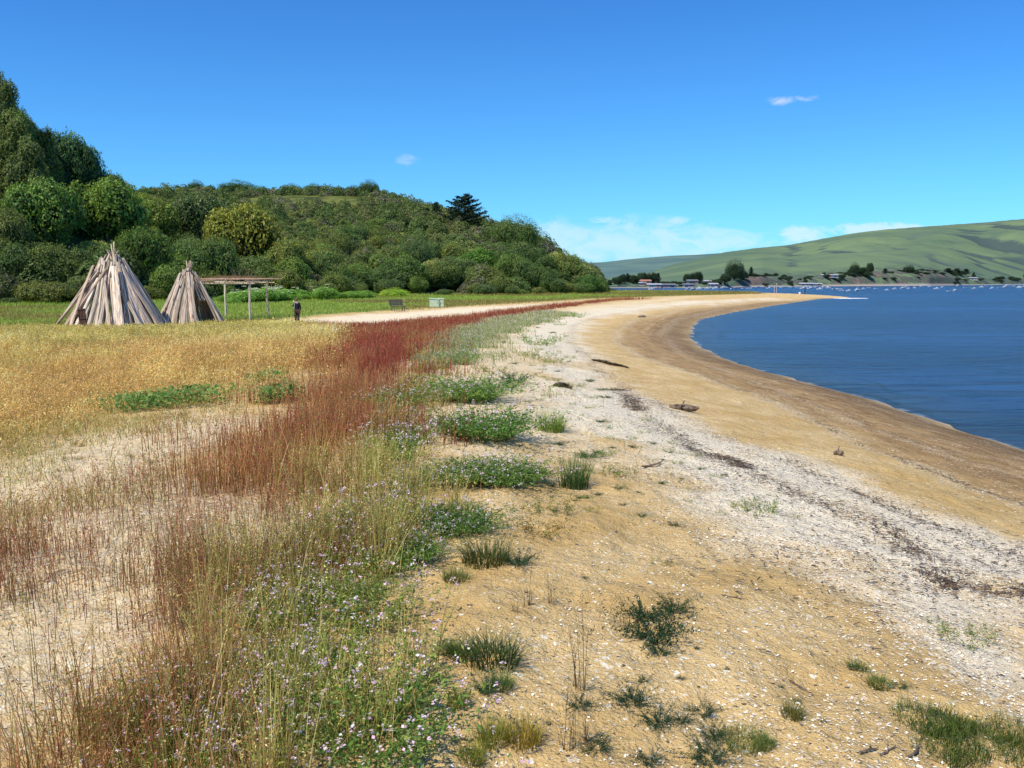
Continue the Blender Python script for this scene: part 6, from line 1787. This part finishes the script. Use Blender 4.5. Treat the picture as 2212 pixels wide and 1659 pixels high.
    z6 = [(410, 770), (430, 785), (500, 790), (585, 785), (690, 757), (865, 780), (880, 740), (1020, 765), (1050, 748), (1070, 765), (1200, 748), (1275, 748), (1460, 790), (1520, 790), (1540, 742), (1770, 752), (1812, 738), (1872, 765),
          (1995, 752), (2010, 740), (2050, 740), (2085, 742), (2190, 737), (220, 772), (250, 755), (130, 765), (300, 760), (360, 772), (640, 770), (760, 765), (940, 770), (1130, 760), (1340, 768), (1400, 755), (1620, 760), (1700, 765), (60, 765), (1940, 760), (2130, 757), (2160, 745), (100, 752), (180, 756)]
    z5 = [(1180, 782), (1260, 780), (1340, 777), (1415, 772), (1605, 775), (1665, 775), (1750, 764), (1860, 775), (1985, 767), (2065, 764), (720, 785), (1060, 785), (1120, 786), (1510, 780), (2130, 770)]
    pts = [((1900 + a * .24774) / 1.1067, (500 + b * .24774) / 1.1067) for a, b in z6] + [((1380 + a * .2441) / 1.1067, (500 + b * .2441) / 1.1067) for a, b in z5]
    for i, (u, v) in enumerate(pts):
        x, Y = at_z(u, v + .6); Y = float(min(Y, far_D0(u) - 6)); x = (u - CX) / F * Y
        sail = (i % 7 == 3) or (i - len(z6)) in (0, 1, 3)
        L_ = r.uniform(1.6, 3.4) * (Y / 480) ** .5
        t = empty('sailboat' if sail else 'motorboat', (x, Y, 0.02), r.uniform(-.6, .6) + (math.pi if r.random() < .5 else 0), L_)
        ob('hull', me_h, t)
        if r.random() < .75 or sail: ob('cabin', me_c, t)
        if sail: ob('mast', me_m, t)
        tag(t, 'small white sailing boat with bare mast moored off the far shore' if sail else 'small white boat moored on the water off the far shore', 'boat', 'moored sailing boats' if sail else 'moored small boats')

# ---------------------------------------------------------------- sky and light
def build_light():
    az = math.radians(-134); el = math.radians(54)
    d = Vector((math.cos(el) * math.sin(az), math.cos(el) * math.cos(az), math.sin(el)))
    l = bpy.data.lights.new('sun', 'SUN'); l.energy = 5.0; l.angle = math.radians(.5); l.color = (1, .91, .75)
    o = bpy.data.objects.new('sun', l); COL.objects.link(o); o.rotation_euler = d.to_track_quat('Z', 'Y').to_euler()
    w = bpy.data.worlds.new('World'); SC.world = w; w.use_nodes = True
    nt = w.node_tree
    for n in list(nt.nodes): nt.nodes.remove(n)
    b = NB(nt)
    out = nt.nodes.new('ShaderNodeOutputWorld'); bg = nt.nodes.new('ShaderNodeBackground')
    sky = nt.nodes.new('ShaderNodeTexSky'); sky.sky_type = 'NISHITA'; sky.sun_disc = False
    sky.sun_elevation = el; sky.sun_rotation = az % (2 * math.pi); sky.air_density = 1.0; sky.dust_density = .3; sky.ozone_density = 3.0
    gm = nt.nodes.new('ShaderNodeGamma'); gm.inputs[1].default_value = 1.0
    b.link(sky.outputs[0], gm.inputs[0])
    c = b.mix(1.0, gm.outputs[0], (.31, .88, 1.55), 'MULTIPLY')
    co = nt.nodes.new('ShaderNodeTexCoord').outputs['Generated']
    sp = nt.nodes.new('ShaderNodeSeparateXYZ'); b.link(co, sp.inputs[0])
    yy = b.math('MAXIMUM', sp.outputs[1], .05)
    s = b.math('DIVIDE', sp.outputs[0], yy); t = b.math('DIVIDE', sp.outputs[2], yy)
    cv = nt.nodes.new('ShaderNodeCombineXYZ'); b.link(s, cv.inputs[0]); b.link(t, cv.inputs[1])
    n1 = b.noise(b.mapping(cv.outputs[0], (1, 2.0, 1)), 26, 8, .68, dist=.6)
    n2 = b.noise(b.mapping(cv.outputs[0], (1, 3.0, 1)), 5, 4, .55)
    def blob(s0, t0, rs, rt, lo, hi, nz):
        a = b.math('DIVIDE', b.math('SUBTRACT', s, s0), rs); e = b.math('DIVIDE', b.math('SUBTRACT', t, t0), rt)
        r2 = b.math('ADD', b.math('MULTIPLY', a, a), b.math('MULTIPLY', e, e))
        m = b.math('SUBTRACT', 1.0, r2, clamp=True)
        return b.ramp(b.math('ADD', nz, b.math('MULTIPLY', m, .45)), lo, hi), m
    f = None
    for (s0, t0, rs, rt, lo, hi, st) in ((.13, .044, .26, .042, .60, 1.05, .42), (.04, .052, .10, .022, .70, 1.0, .35), (.11, .0705, .05, .012, .74, 1.05, .55), (.20, .0705, .03, .010, .74, 1.05, .5), (.345, .052, .05, .02, .72, 1.0, .5), (.44, .060, .12, .012, .68, .95, .5),
                                         (.312, .207, .030, .009, .74, 1.12, .6), (.340, .2095, .026, .008, .78, 1.12, .55), (-.123, .139, .022, .014, .74, 1.25, .7)):
        q, m = blob(s0, t0, rs, rt, lo, hi, n1)
        q = b.math('MULTIPLY', b.math('MULTIPLY', q, b.ramp(m, 0, .5)), st)
        f = q if f is None else b.math('MAXIMUM', f, q)
    f = b.math('MULTIPLY', f, b.math('GREATER_THAN', sp.outputs[1], .05))
    lowt = b.ramp(t, .42, .06)
    c = b.mix(lowt, c, b.mix(1.0, c, (1.42, 1.22, 1.04), 'MULTIPLY'))
    c = b.mix(f, c, (8.6, 8.8, 9.2))
    b.link(c, bg.inputs[0]); bg.inputs[1].default_value = .11
    b.link(bg.outputs[0], out.inputs[0])

# ---------------------------------------------------------------- assemble
build_light()
build_ground()
build_water()
build_hill()
build_far()
prep_crowns()
build_trees()
build_grass()
build_beach_litter()
build_plants()
build_huts()
build_furniture()
build_person()
build_far_things()

cam = bpy.data.cameras.new('camera'); co = bpy.data.objects.new('camera', cam); COL.objects.link(co)
co.location = (0, 0, CAMZ); co.rotation_euler = (math.pi / 2 - PITCH, 0, 0)
cam.sensor_width = 36; cam.lens = 36 * F / 2212; cam.clip_start = .05; cam.clip_end = 20000
SC.camera = co
SC.render.resolution_x = 1024; SC.render.resolution_y = 768
SC.view_settings.view_transform = 'Standard'; SC.view_settings.look = 'None'; SC.view_settings.exposure = 0
